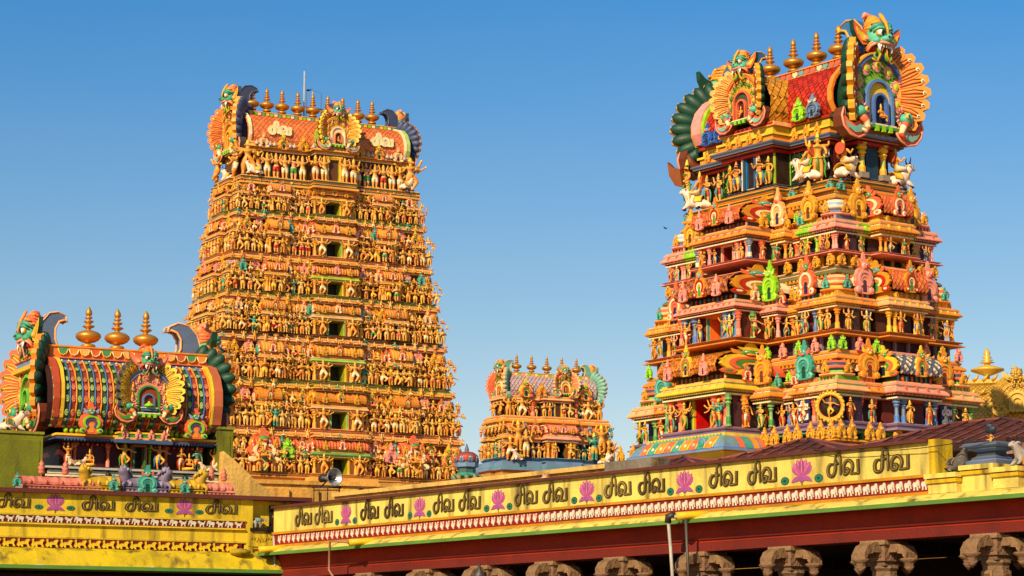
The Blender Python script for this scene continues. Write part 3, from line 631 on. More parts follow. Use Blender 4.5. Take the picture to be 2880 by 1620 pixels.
class Tower:
    def __init__(s, root, gs, lite, sub): s.root, s.gs, s.lite, s.sub = root, gs, lite, sub; s.figs = []; s.arches = []; s.pavs = []
    def broad(s, x, y, z): return T(x, -y, z)
    def gable(s, u, a, z): return T(s.gs * a, u * s.gs, z) @ RZ(90 * s.gs)
    def fig(s, par, M, h, pose=None, pal=None, w=1.22):
        pose = pose or rnd.choice(POSE_KEYS); pal = rnd.randrange(len(FIGPAL)) if pal is None else pal
        s.figs.append((par, M @ S(h * w, h * w, h), pose, pal, h))
    def arch(s, par, M, w, h, kp): s.arches.append((par, M @ S(w, w, h / 1.5), kp, h))
    def pav(s, par, M, args): s.pavs.append((par, M, args))
    def finish(s, nfig=100, narch=100):
        s.figs.sort(key=lambda f: -f[4]); s.arches.sort(key=lambda f: -f[3])
        for par, M, pose, pal, h in s.figs[:nfig]: obj('deity_figure', fig_mesh(pose, pal, s.sub), FINE, par, M)
        if s.figs[nfig:]:
            g = G()
            for par, M, pose, pal, h in s.figs[nfig:]: g.add(fig_g(pose, 0), M, FIGPAL[pal])
            obj('small_figures', g, FINE, s.root)['kind'] = 'stuff'
        for par, M, kp, h in s.arches[:narch]:
            obj('arch_ornament', template('arch_ornament|%s|%d' % (kp, s.lite), lambda: kudu(KP[kp], s.lite)), FINE, par, M)
        if s.arches[narch:]:
            g = G()
            for par, M, kp, h in s.arches[narch:]: g.add(baked('ku|%s|1' % kp, lambda: kudu(KP[kp], True)), M)
            obj('small_arches', g, FINE, s.root)['kind'] = 'stuff'
        for par, M, a in s.pavs: obj('pavilion', pavilion(*a, s.lite), FINE if not s.lite else STUCCO, par, M)

def scales(g, x0, x1, prof, n, c, c2, lift, base):
    """roof of overlapping fish-scale tiles on a profile (y, z) from eave to ridge"""
    P = [Vector((0, y, z)) for y, z in prof]; Ls = [0]
    for a, b in zip(P, P[1:]): Ls.append(Ls[-1] + (b - a).length)
    def at_(t):
        t = min(max(t, 0), Ls[-1])
        for i in range(len(P) - 1):
            if t <= Ls[i + 1] or i == len(P) - 2:
                f = (t - Ls[i]) / (Ls[i + 1] - Ls[i]); d = (P[i + 1] - P[i]).normalized(); return P[i].lerp(P[i + 1], f), Vector((0, d.z, -d.y))
    m = len(prof)
    g.raw([(x, y, z) for x in (x0, x1) for y, z in prof], [(i, m + i, m + i + 1, i + 1) for i in range(m - 1)], base)
    w = (x1 - x0) / n; rows = max(3, int(Ls[-1] / (w * .62))); dh = Ls[-1] / rows
    V = []; F = []; cc = []
    for r in range(rows):
        for i in range(n + (r % 2)):
            xc = x0 + w * (i + (.0 if r % 2 else .5)); l, q = max(x0, xc - w * .46), min(x1, xc + w * .46)
            b, nb = at_(r * dh - dh * .05); md, nm = at_(r * dh + dh * .7); tp, nt = at_(r * dh + dh * 1.6)
            nb = Vector((0, -abs(nb.y), abs(nb.z))) if prof[0][0] < 0 else nb; sg = -1 if prof[0][0] < 0 else 1
            o = Vector((0, sg * .8, .6)).normalized()
            k = len(V)
            V += [tuple(b + o * lift + Vector((xc, 0, 0))), tuple(md + o * lift * .75 + Vector((q, 0, 0))), tuple(tp + o * lift * .25 + Vector((xc, 0, 0))), tuple(md + o * lift * .75 + Vector((l, 0, 0))), tuple(b - o * lift * .1 + Vector((xc, 0, 0))), tuple(md - o * lift * .1 + Vector((q, 0, 0))), tuple(md - o * lift * .1 + Vector((l, 0, 0)))]
            F += [(k, k + 1, k + 2, k + 3), (k, k + 4, k + 5, k + 1), (k, k + 3, k + 6, k + 4)]; cc += [c if (i + r) % 3 else c2] * 3
    g.raw(V, F, cc); return g
def barrel(L, half, n, c, c2, base, lift):
    g = G(); scales(g, -L, L, half, n, c, c2, lift, base)
    t = G(); scales(t, -L, L, half, n, c, c2, lift, base); g.add(t, RZ(180)); return g
def ridge_band(g, L, z, w, h, cols, n):
    g.box(-L, L, -w, w, z, z + h, cols[0], 0, w * .1); g.box(-L, L, -w * 1.15, w * 1.15, z + h * .86, z + h, cols[1]); g.box(-L, L, -w * 1.2, w * 1.2, z - h * .12, z, cols[1])
    st = 2 * L / n
    for i in range(n):
        x = -L + st * (i + .5)
        for s in (-1, 1): g.plate([(x - st * .42, z + h * .82), (x + st * .42, z + h * .82), (x + st * .36, z + h * .4), (x, z + h * .05), (x - st * .36, z + h * .4)], s * w * 1.0 - .03, s * w * 1.0 + .03, cols[2 + i % (len(cols) - 2)])
def rib(g, x, prof, w, t, c):       # a rib following the roof, both slopes
    for s in (1,):
        A = [(y * s * 1.0, z) for y, z in prof]; m = len(A)
        V = [(x - w, y - s * t * .8, z + t * .6) for y, z in A] + [(x + w, y - s * t * .8, z + t * .6) for y, z in A] + [(x - w, y, z) for y, z in A] + [(x + w, y, z) for y, z in A]
        F = []
        for i in range(m - 1): F += [(i, i + 1, m + i + 1, m + i), (i, 2 * m + i, 2 * m + i + 1, i + 1), (m + i, m + i + 1, 3 * m + i + 1, 3 * m + i)]
        g.raw(V, F, c)

# ================================================================== right tower (the near, bright-painted one)
rt = thing('temple_tower', 'squat bright-painted gateway tower in coral, lime and blue with four gilded finials', 'tower', (12.59, 107.94, 0), -54, 'sculpted gateway towers')
TR = Tower(rt, 1, False, 1)
fa = lambda z: 6.76 - .177 * (z - 13.86)
fb = lambda z: 4.21 - .18 * (z - 13.86)
g = G()
g.sweep(rect(-6.9, 6.9, -4.5, 4.5), [(0, 0), (0, 10.6), (.25, 10.7), (.25, 11.0), (0, 11.05), (0, 11.5)], [C('B07A30'), GOLD, YEL, AMBER, GREEN])
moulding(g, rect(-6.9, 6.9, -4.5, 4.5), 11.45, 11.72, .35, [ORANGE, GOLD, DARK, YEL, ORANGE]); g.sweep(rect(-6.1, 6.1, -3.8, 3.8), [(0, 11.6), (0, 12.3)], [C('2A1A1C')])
for k in range(26): x = -6.3 + 12.6 * k / 25; g.box(x - .05, x + .05, -4.05, -3.95, 11.7, 12.24, C('3A7A5A'))
for k in range(17): y = -3.9 + 7.8 * k / 16; g.box(6.25, 6.35, y - .05, y + .05, 11.7, 12.24, C('3A7A5A'))
g.sweep(rect(-6.45, 6.45, -4.1, 4.1), [(0, 12.08), (.06, 12.1), (.06, 12.2), (0, 12.22)], [C('5A9A7A')])
bs = obj('base', g, STUCCO, rt)
for x in (2.9, 3.5, 4.3, 4.9, 5.7, 6.3, 6.9, -2.9, -3.8, -4.8, -5.8, -6.7): TR.arch(bs, TR.broad(x, 4.72, 11.70), .52, .80, 'gold')
for y in (-4.4, -3.8, -2.8, -2.2, -1.2, -.5, .5, 1.2, 2.2, 2.8, 3.8, 4.4): TR.arch(bs, TR.gable(y, 7.12, 11.70), .52, .80, 'gold')
for u in (1.2, 3.3, 5.3): obj('ball_finial', G().ell(0, 0, .12, .09, .09, .12, C('B0A8A8'), 10, 7).lathe([(.02, .2), (.03, .25), (.005, .34)], 6, C('A89A8A')), FINE, bs, TR.broad(u + 1.6, 4.7, 11.72))
# the rolled eave under the central bay, with painted panels
g = G(); pl = rect(-2.5, 2.5, -6.55, -4.4)
EV = [(-.25, 10.9), (.2, 11.0), (.62, 11.36), (.66, 11.42), (.66, 11.52), (.55, 11.56), (.48, 11.72), (.34, 11.92), (.14, 12.06), (.02, 12.1), (.02, 12.22)]
g.sweep(pl, EV, [GOLD, C('B59A30'), C('8A5A20'), STEEL, BLUE, STEEL, C('6A8A8A'), C('6A8A8A'), C('7A9A90'), YEL])
for i in range(9):
    x = -2.4 + 4.8 * (i + .5) / 9; c = [CORAL, TEAL, ORANGE][i % 3]
    V = []
    for o, z in EV[5:9]:
        for q in (-.2, .2): V.append((x + q - .04 * (o > .5), -6.55 - o * 1.03 - .02, z))
    g.raw(V, [(0, 1, 3, 2), (2, 3, 5, 4), (4, 5, 7, 6)], c)
    g.ell(x, -6.55 - .46, 11.74, .10, .07, .10, CREAM if i % 3 else C('7AC0A0'), 7, 5); g.tube([(x + .25, -6.55 - .60, 11.56), (x + .25, -6.55 - .50, 11.74), (x + .22, -6.55 - .18, 12.04)], .035, 5, YEL)
for i in range(5):
    y = -6.1 + .4 * i; c = [CORAL, TEAL, ORANGE][i % 3]
    for s in (1,): g.raw([(s * (2.5 + o * 1.03 + .02), y + q, z) for o, z in EV[5:9] for q in (-.15, .15)], [(0, 1, 3, 2), (2, 3, 5, 4), (4, 5, 7, 6)], c)
g.disc(1.6, 11.78, -6.99, .26, .08, STEEL, 14); g.disc(1.6, 11.78, -7.05, .16, .08, TEAL, 12)
for i in range(24): x = -2.5 + 5.0 * (i + .5) / 24; g.ell(x, -6.55 + .0, 11.1, .10, .14, .08, GOLD, 6, 4)
for i in range(22): x = -2.4 + 4.8 * (i + .5) / 22; g.plate([(x - .12, 12.08), (x + .12, 12.08), (x, 12.2)], -6.61, -6.55, C('6A9A6A'))
obj('rolled_eave', g, FINE, rt)

P_ = {  # pavilion palettes: pillar, pillar2, cornice, cornice2, roof, roof2, arch, back wall, neck
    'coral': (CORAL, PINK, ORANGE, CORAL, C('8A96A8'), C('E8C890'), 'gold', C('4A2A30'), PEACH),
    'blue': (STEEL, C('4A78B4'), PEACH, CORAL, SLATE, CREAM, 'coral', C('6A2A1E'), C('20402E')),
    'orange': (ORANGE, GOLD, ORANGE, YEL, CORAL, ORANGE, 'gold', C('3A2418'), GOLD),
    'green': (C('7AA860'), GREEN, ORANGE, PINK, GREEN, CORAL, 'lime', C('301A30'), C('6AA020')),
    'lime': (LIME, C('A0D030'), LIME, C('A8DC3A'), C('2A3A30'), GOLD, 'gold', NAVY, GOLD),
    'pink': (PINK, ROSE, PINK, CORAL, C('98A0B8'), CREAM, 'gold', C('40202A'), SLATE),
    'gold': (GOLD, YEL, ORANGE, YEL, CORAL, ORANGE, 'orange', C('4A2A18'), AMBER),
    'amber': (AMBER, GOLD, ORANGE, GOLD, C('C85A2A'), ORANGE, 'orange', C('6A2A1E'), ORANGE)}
def pp(k, arch=None, **kw):
    p = list(P_[k])
    if arch: p[6] = arch
    for q, v in kw.items(): p[{'roof': 4, 'roof2': 5, 'back': 7, 'neck': 8, 'cor': 2, 'cor2': 3}[q]] = v
    return tuple(p)
RT = [  # z0 base, zb pillars, zp cornice, zc roofs, zr recess cornice, zk arches on the ledge, zn next base
    (12.22, 12.54, 13.54, 14.19, 15.30, 15.06, 15.52, 16.14), (16.14, 16.37, 17.29, 17.78, 18.95, 18.75, 19.19, 19.70), (19.70, 19.85, 20.53, 21.12, 22.25, 22.07, 22.53, 23.0)]
bayP = [  # per tier: centre, strip, round, panjara, corner | gable centre, gable panjara, gable corner
    [pp('coral', 'mixg', cor=YEL, cor2=C('D8B060'), roof=ORANGE, roof2=C('B86A20'), neck=C('4A6A30')), pp('green', 'orange'), pp('blue', 'lime', roof=CORAL, roof2=ORANGE), pp('coral', 'teal'), pp('green', 'gold', cor=PEACH, roof=C('3A4454'), roof2=CORAL), pp('blue', 'mixg', cor=PINK), pp('coral', 'orange'), pp('green', 'gold', cor=PEACH, roof=C('3A4454'), roof2=CORAL)],
    [pp('blue', 'mix', cor=PINK, roof=C('C87830'), roof2=C('8A3A4A')), pp('pink', 'lime'), pp('orange', 'gold', roof=SLATE, roof2=CREAM), pp('blue', 'coral', cor=ORANGE), pp('orange', 'teal', cor=ORANGE, roof=CORAL, roof2=C('E8B870')), pp('gold', 'mix', cor=PEACH), pp('blue', 'pink', cor=ORANGE), pp('orange', 'teal', cor=ORANGE, roof=GREEN, roof2=CORAL)],
    [pp('pink', 'mix', cor=ORANGE, roof=CORAL, roof2=ORANGE), pp('orange', 'peach'), pp('coral', 'lime', roof=LIME, roof2=CORAL), pp('lime', 'gold'), pp('pink', 'gold'), pp('orange', 'coral', cor=ORANGE), pp('lime', 'gold'), pp('pink', 'gold')]]
ledge = [('lime', 'pink'), ('gold', 'gold'), ('teal', 'teal')]
basec = [[PURPLE, C('A890A0'), C('705A70'), ROSE], [ORANGE, AMBER, BROWN, ORANGE], [PINK, ROSE, C('8A4A40'), PINK]]
for t, (z0, zb, zp, zc, zr, zl, zk, zn) in enumerate(RT):
    A, B = fa(zc) - (.18, .02, .0)[t], fb(zc) - (.14, .02, .0)[t]; cw = 1.36 - .1 * t; hp, hc, hr = zp - zb, zc - zp, zr - zc
    g = G(); core = rect(-A + cw * .75, A - cw * .75, -B + cw * .75, B - cw * .75); a2, b2 = A - cw * .75, B - cw * .75
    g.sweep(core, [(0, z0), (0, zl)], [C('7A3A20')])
    hx, px, hy, py = A * .30, 2.05 - .25 * t, B * .31, .6
    moulding(g, cross(A, B, hx, px, hy, py), z0, zb, .26, basec[t])
    nA, nB = fa(zk) - .45, fb(zk) - .45     # ledge above, carrying the next storey
    pl = cross(nA, nB, A * .27, .5, B * .3, .3)
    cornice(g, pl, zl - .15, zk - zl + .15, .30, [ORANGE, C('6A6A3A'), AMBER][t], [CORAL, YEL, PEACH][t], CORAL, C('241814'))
    for q, (x0, x1, y) in enumerate(((-nA, nA, -nB), )): dentils(g, x0, x1, y - .06, zl - .07, .12, .12, .22, ORANGE, AMBER)
    tt = G(); dentils(tt, -nB, nB, -nA - .06, zl - .07, .12, .12, .22, ORANGE, AMBER); g.add(tt, RZ(90))
    # recessed frieze between the ledge arches
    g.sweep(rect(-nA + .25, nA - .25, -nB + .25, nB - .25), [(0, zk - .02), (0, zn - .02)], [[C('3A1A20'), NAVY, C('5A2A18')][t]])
    n = 15
    for i in range(n):
        x = -nA + .3 + (2 * nA - .6) * i / (n - 1); g.box(x - .05, x + .05, -nB + .12, -nB + .26, zk, zn, [PURPLE, GOLD, AMBER][t])
        if i < 9: y = -nB + .3 + (2 * nB - .6) * i / 8; g.box(nA - .26, nA - .12, y - .05, y + .05, zk, zn, [PURPLE, GOLD, AMBER][t])
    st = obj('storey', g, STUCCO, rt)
    # ledge arches
    m = 13
    for i in range(m):
        x = -nA + .1 + (2 * nA - .2) * i / (m - 1)
        if t == 2 and i % 3: continue
        if abs(x) < 1.9 and t < 2: continue
        TR.arch(st, TR.broad(x, nB + .22, zk - .02), .46, .66 if t != 2 else .5, ledge[t][i % 2])
    m = 8
    for i in range(m):
        y = -nB + .1 + (2 * nB - .2) * i / (m - 1)
        if t == 2 and i % 3: continue
        if abs(y) < .8 and t < 2: continue
        TR.arch(st, TR.gable(y, nA + .22, zk - .02), .46, .66 if t != 2 else .5, ledge[t][i % 2])
    bp = bayP[t]
    # broad face: centre bay with its doorway
    w, d = 2 * hx, (B + px) - b2; hpc = hp * (1.34, 1.22, 1.15)[t]; dw, dh = (1.15, .85, .66)[t], hpc * (1.0 if t == 0 else .95)
    c_ = door_bay(w, d, hpc, hc, hr * (1.34, 1.28, 1.2)[t], dw, dh, bp[0], False)
    M = TR.broad(0, b2, zb); cb = obj('pavilion', c_, FINE, st, M)
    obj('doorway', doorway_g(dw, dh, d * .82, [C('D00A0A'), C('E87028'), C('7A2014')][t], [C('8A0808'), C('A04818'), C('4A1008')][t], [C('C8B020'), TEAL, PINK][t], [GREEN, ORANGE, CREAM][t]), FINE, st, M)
    for s in (-1, 1):
        TR.fig(st, TR.broad(s * (dw / 2 + .38) + .14, B + px - .12, zb), hpc * .98, 'guard' if t == 0 else rnd.choice(['bless', 'dance']), [1, 5, 5][t], 1.0)
        TR.fig(st, TR.broad(s * (hx * .80), B + px + .02, zb), hpc * .90)
        for u in (.25, .62):          # the flanks of the projecting bay
            yy = b2 + (B + px - b2) * u + .1
            TR.fig(st, T(s * (hx + .14), -yy, zb) @ RZ(90 * s), hpc * .92); TR.arch(st, T(s * (hx + .2), -yy, zb + hpc + hc * .95) @ RZ(90 * s), .5, .75, ['coral', 'peach', 'gold'][t])
        q = G()
        for k in range(4): pillar(q, s * (hx + .04), -(b2 + (B + px - b2) * (.08 + .29 * k)), zb, hpc, .11, *[(CORAL, PINK), (STEEL, CREAM), (ORANGE, YEL), (C('7AA860'), GREEN)][(k + t) % 4])
        obj('pilasters', q, FINE, st)
        # strip, round, panjara, corner
        for q, (xf, ww, ins, kind, pk) in enumerate(((.385, .95, -.45 + .15 * t, 'panjara', bp[1]), (.545, 1.15, .32, 'kuta', bp[2]), (.705, 1.0, .02, 'panjara', bp[3]))):
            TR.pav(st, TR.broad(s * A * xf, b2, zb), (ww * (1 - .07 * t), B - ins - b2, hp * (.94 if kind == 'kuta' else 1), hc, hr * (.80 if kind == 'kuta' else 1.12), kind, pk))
            TR.fig(st, TR.broad(s * A * xf + (.0 if q != 1 else .12), B - ins + .12, zb), hp * 1.0)
            if q: TR.fig(st, TR.broad(s * A * (xf - .08), B - .15, zb), hp * .95); TR.arch(st, TR.broad(s * A * (xf - .08), B + .05, zc + .02), .42, .62, ['gold', 'teal', 'coral'][(t + q) % 3])
        TR.pav(st, TR.broad(s * (A - cw / 2), B - cw, zb), (cw, cw, hp, hc, hr * .95, 'kuta', bp[4]))
        TR.fig(st, TR.broad(s * (A - cw / 2) - .22, B + .15, zb), hp * 1.0); TR.fig(st, TR.broad(s * (A - cw / 2) + .22, B + .15, zb), hp * 1.0)
    TR.pav(st, TR.gable(B - cw / 2, A - cw, zb), (cw, cw, hp, hc, hr * .95, 'kuta', bp[4]))
    q = G(); cs_ = [STEEL, PINK, ORANGE, GOLD, C('7AA860'), CORAL]
    for k in range(34):
        x = -a2 + 2 * a2 * (k + .5) / 34; pillar(q, x, -b2 - .07, zb, hp, .06, cs_[(k * 5) % 6], cs_[(k * 3 + 1) % 6], None, 6)
        if k % 2: q.plate([(x + .10, zb + .1), (x + .28, zb + .1), (x + .28, zb + hp * .6), (x + .19, zb + hp * .8), (x + .10, zb + hp * .6)], -b2 - .06, -b2, cs_[(k * 7) % 6])
    for k in range(22):
        y = -b2 + 2 * b2 * (k + .5) / 22; pillar(q, a2 + .07, y, zb, hp, .06, cs_[(k * 5 + 2) % 6], cs_[(k * 3) % 6], None, 6)
    obj('pilasters', q, FINE, st)
    # gable face
    w, d = 2 * hy, (A + py) - a2
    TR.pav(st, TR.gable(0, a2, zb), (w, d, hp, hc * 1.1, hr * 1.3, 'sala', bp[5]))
    for q in (-.45, .45): TR.fig(st, TR.gable(q * hy, A + py + .08, zb), hp * .98)
    for s in (-1, 1):
        TR.fig(st, TR.gable(s * B * .70, A - .15, zb), hp * .95)
        TR.pav(st, TR.gable(s * B * .54, a2, zb), (1.05 - .08 * t, A - .02 - a2, hp, hc, hr * 1.12, 'panjara', bp[6]))
        TR.fig(st, TR.gable(s * B * .54 + .05, A + .05, zb), hp * 1.0)
        TR.fig(st, TR.gable(s * (B - cw / 2), A + .05, zb), hp * 1.0)
    if t == 0:
        q = G().box(-.34, .34, -.06, .0, -.45, .45, C('222A50'))
        for k in range(2): q.add(word(WHITE, None, .11, .03, .26), T(-.27, -.065, .06 - .42 * k) @ S(.27))
        obj('lettered_panel', q, FINE, st, TR.broad(A * .705 + .02, B + .02, zb + .5)); q2 = obj('lettered_panel', q, FINE, st, TR.gable(B * .54, A + .02, zb + .5))
        md = G(); md.lathe([(.40, 0), (.58, .02), (.60, .12), (.52, .17), (.44, .14), (.42, .02)], 24, [AMBER, GOLD, YEL, AMBER, BROWN], T(0, 0, .55) @ RX(90), 0., True, False); md.lathe([(.45, .0), (.43, .03)], 20, C('2A1208'), T(0, 0, .55) @ RX(90))
        for k in range(22): a = 2 * math.pi * k / 22; md.ell(.56 * math.cos(a), -.14, .55 + .60 * math.sin(a), .06, .05, .06, GOLD, 6, 4)
        md.add(fig_g('dance', 1), T(0, -.14, .06) @ S(.98, .9, .9), FIGPAL[5])
        for s in (-1, 1): md.tube([(s * .38 + .13 * math.cos(a), -.1, .08 + .13 * math.sin(a)) for a in (0, .8, 1.6, 2.4, 3.2, 4., 4.8)], .045, 5, AMBER)
        obj('medallion', md, FINE, st, T(A - .16, -B - .22, zb - .04) @ RZ(36) @ S(1.02))
# ---- top storey: dark panels, bulls at the corners
z0, z1, z2 = 23.0, 24.75, 25.25
g = G(); moulding(g, cross(4.75, 2.35, 1.9, .75, 1.15, .45), 22.5, z0, .16, [AMBER, YEL, C('3A3A20'), AMBER])
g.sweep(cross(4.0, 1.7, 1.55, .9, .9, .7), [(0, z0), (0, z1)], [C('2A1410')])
moulding(g, cross(4.0, 1.7, 1.55, .9, .9, .7), z0, z0 + .28, .12, [SLATE, CREAM, DARK, C('A89A80')])
pl = cross(4.15, 1.85, 1.65, 1.0, 1.0, .8)
g.sweep(pl, [(0, z1 - .08), (.04, z1 - .08), (.04, z1 + .02), (.22, z1 + .06), (.22, z1 + .12), (.34, z1 + .14), (.34, z1 + .2), (.42, z1 + .26), (.42, z1 + .32), (.2, z1 + .40), (.1, z1 + .42), (.1, z1 + .62), (.2, z1 + .64), (.2, z1 + .74), (0, z1 + .76), (0, z1 + 1.05), (.12, z1 + 1.1), (.12, z1 + 1.2)], [RED, RED, C('3A0C08'), CORAL, DARK, SLATE, STEEL, SLATE, CORAL, LIME, ORANGE, GREEN, YEL, C('1C3424'), YEL, ORANGE])
for i in range(40): x = -4.15 + 8.3 * (i + .5) / 40; g.box(x - .05, x + .05, -2.06 if abs(x) > 1.65 else -3.06, -1.9 if abs(x) > 1.65 else -2.9, z1 + .06, z1 + .14, CORAL)
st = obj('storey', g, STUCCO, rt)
for s in (-1, 1):      # yellow-green corner strips and dark green panels with a vase of leaves
    q = G().box(-.06, .06, -.05, 0, 0, 1.35, C('9AA82A')); obj('corner_strip', q, FINE, st, T(s * 1.48, -2.6, z0 + .3))
    q = G().box(-.62, .62, -.03, 0, 0, 1.4, C('123020')); q.box(-.66, -.60, -.05, 0, 0, 1.4, LIME); q.box(.60, .66, -.05, 0, 0, 1.4, C('7A1A10'))
    q.lathe([(.10, .08), (.14, .1), (.06, .15), (.18, .3), (.16, .42), (.10, .46), (.17, .52)], 12, GOLD, T(0, -.04, 0) @ S(1, .4, 1))
    for u in (-1, 1): q.tube([(u * .15, -.06, .48), (u * .27, -.06, .46), (u * .26, -.06, .32), (u * .16, -.06, .25)], .025, 5, YEL)
    for k in range(17):
        a = R(10 + 10 * k); l = .42 + .10 * (k % 3); pts = [(0, -.05, .52), (l * .55 * math.cos(a), -.07, .55 + l * .75 * math.sin(a)), (l * 1.15 * math.cos(a), -.06, .55 + l * .95 * math.sin(a) - .12 * abs(math.cos(a)))]
        q.tube(pts, [.02, .016, .006], 4, [LIME, C('A8B83A'), GREEN][k % 3]); q.ell(*pts[1], .035, .03, .035, [YEL, ORANGE][k % 2], 6, 4); q.ell(*pts[2], .03, .02, .05, LIME, 5, 4)
    obj('vase_panel', q, FINE, st, TR.broad(s * 2.2, 1.76, z0 + .3))
q = G().box(-.5, .5, -.03, 0, 0, 1.4, C('4A1410')); q.add(word(WHITE, None, .1, .03, .35), T(-.1, -.04, .85) @ S(.34)); q.add(word(WHITE, None, .1, .03, .35), T(-.1, -.04, .3) @ S(.34)); q.box(-.5, -.44, -.06, 0, 0, 1.4, CORAL)
obj('lettered_panel', q, FINE, st, TR.broad(3.45, 1.76, z0 + .3))
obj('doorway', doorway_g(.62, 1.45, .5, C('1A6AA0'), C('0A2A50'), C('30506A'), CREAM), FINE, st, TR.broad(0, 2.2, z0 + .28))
for s in (-1, 1):
    TR.fig(st, TR.broad(s * .75, 2.85, z0 + .28), 1.35, 'bless', 5); TR.fig(st, TR.broad(s * 1.25, 2.8, z0 + .28), 1.25, 'stand', 1)
    TR.fig(st, TR.broad(s * 2.95, 2.0, z0 + .28), 1.3, 'four', 6 if s > 0 else 2); TR.fig(st, TR.broad(s * 3.75, 2.0, z0 + .28), 1.35, 'pray', 2)
    g = G(); pillar(g, 0, 0, 0, 1.5, .16, YEL, GOLD, C('C8B84A')); g.box(-.22, .22, -.2, .2, -.02, .22, C('8A8070')); obj('pillar', g, FINE, st, TR.gable(s * .62, 4.78, z0 + .25))
    g = G().box(-.26, .26, -.02, .0, 0, 1.35, C('5A1410') if s < 0 else C('3A1410')); obj('panel', g, FINE, st, TR.gable(s * 1.3, 4.03, z0 + .3))
g = G().box(-.35, .35, -.02, 0, 0, 1.4, C('16384A')); obj('panel', g, FINE, st, TR.gable(0, 4.72, z0 + .28))
WB = template('bull_statue|white', lambda: bull_full(C('ECCFB6'), DARK, YEL, C('C89018')))
for M in (T(3.45, -2.55, z0) @ RZ(8) @ S(1.75), T(4.75, -1.55, z0) @ RZ(-82) @ S(1.75), T(4.75, 1.55, z0) @ RZ(-98) @ S(1.75), T(-4.2, -2.2, z0) @ RZ(20) @ S(1.75)):
    b = obj('bull_statue', WB, FINE, st, M)
    f = obj('rider', fig_mesh('sit', 3, 1), FINE, b, T(.08, 0, .24) @ RZ(-90) @ S(1.05)); h = G().disc(0, 0, 0, .15, .04, C('C8502E'), 14); obj('halo', h, FINE, b, T(.22, 0, .78) @ RZ(-90))
for M, hgt in ((T(3.9, -2.35, z0) @ RZ(45), 2.2), ): obj('deity_figure', fig_mesh('four', 1, 1), FINE, st, M @ S(hgt))
# winged guardian at the far corner
w_ = obj('deity_figure', fig_mesh('bless', 1, 1), FINE, st, T(-4.75, -2.3, 23.2) @ RZ(-20) @ S(2.3))
g = G().plate([(0, 0), (-.30, .1), (-.55, .42), (-.62, .8), (-.4, .62), (-.1, .52)], -.05, .05, C('8A4A1C'), BROWN); obj('wing', g, FINE, st, T(-4.95, -2.35, 24.2) @ S(1.7))
# small arches on the cornice, then the vaulted roof
for x in (-3.6, -2.9, -2.2, -1.0, -.35, .35, 1.0, 2.2, 2.9, 3.6): TR.arch(st, TR.broad(x, (1.95 if abs(x) > 1.7 else 2.95) + .12, z1 + .42), .36, .55, 'gold')
for y in (-1.5, -.6, .6, 1.5): TR.arch(st, TR.gable(y, 5.0 if abs(y) < 1 else 4.4, z1 + .42), .36, .5, 'teal')
HP = [(-1.75, 25.95), (-2.0, 26.4), (-2.02, 26.9), (-1.8, 27.45), (-1.35, 27.95), (-.8, 28.3), (-.45, 28.45)]
g = barrel(4.6, HP, 30, C('C8321A'), C('A82818'), C('4A100A'), .05)
g.box(-4.6, 4.6, -1.9, 1.9, 25.8, 25.97, C('20402A')); g.box(-4.6, 4.6, -.5, .5, 28.3, 28.5, ORANGE)
t = G(); scales(t, -2.9, 2.9, [(-1.5, 25.95), (-1.7, 26.4), (-1.7, 27.1), (-1.3, 27.75), (-.7, 28.2), (0, 28.42)], 15, C('D8962A'), C('C07E1E'), .05, C('6A3A10'))
t2 = G(); scales(t2, -2.9, 2.9, [(-1.5, 25.95), (-1.7, 26.4), (-1.7, 27.1), (-1.3, 27.75), (-.7, 28.2), (0, 28.42)], 15, C('D8962A'), C('C07E1E'), .05, C('6A3A10'))
t.add(t2, RZ(180)); g.add(t, T(0, -.1, 0) @ RZ(90)); g.box(-1.85, 1.85, -2.95, 2.7, 25.8, 25.97, PEACH)
rf = obj('roof', g, FINE, rt)
g = G(); ridge_band(g, 4.7, 28.42, .5, .36, [C('5A7A90'), ORANGE, CORAL, CREAM, C('7AA090'), CORAL], 24); obj('ridge', g, FINE, rf)
for x, c, t, w in ((-4.55, ORANGE, .16, .10), (-4.22, ROSE, .26, .30), (-3.84, LIME, .16, .10), (4.45, ORANGE, .14, .13)):
    for q in (0, 180): g = G(); rib(g, x if q == 0 else -x, HP, w, t, c); obj('roof_rib', g, FINE, rf, RZ(q))
for x, k in ((2.6, 'lime'), (3.5, 'steel'), (-2.6, 'blue'), (-3.4, 'blue')): TR.arch(rf, TR.broad(x, 2.2, 25.9), .8, 1.05, k)
Mg = lambda x, y, z, a, r: T(x, y, z) @ RZ(a) @ S(r)
put_nasi(rt, NP, Mg(4.95, 0, 26.95, 90, 2.42) @ S(.91, 1, .98), 'sit')
put_nasi(rt, NP, Mg(-4.85, 0, 26.85, -90, 2.42) @ S(.9, 1, .95), None)
NP2 = dict(NP, rosette=None, panel=C('C89A2A'), ring=(CORAL, GOLD, CORAL), inner=C('3A4A30'), niche=C('4A1A10'), feather=GOLD)
put_nasi(rt, NP2, Mg(0, -2.95, 27.25, 0, 1.52), 'sit')
FIN = template('finial', finial_g)
for x in (-1.6, -.05, 1.46, 2.85): obj('finial', FIN, BRASSM, rt, T(x, 0, 28.76) @ S(1.72))
TR.finish()

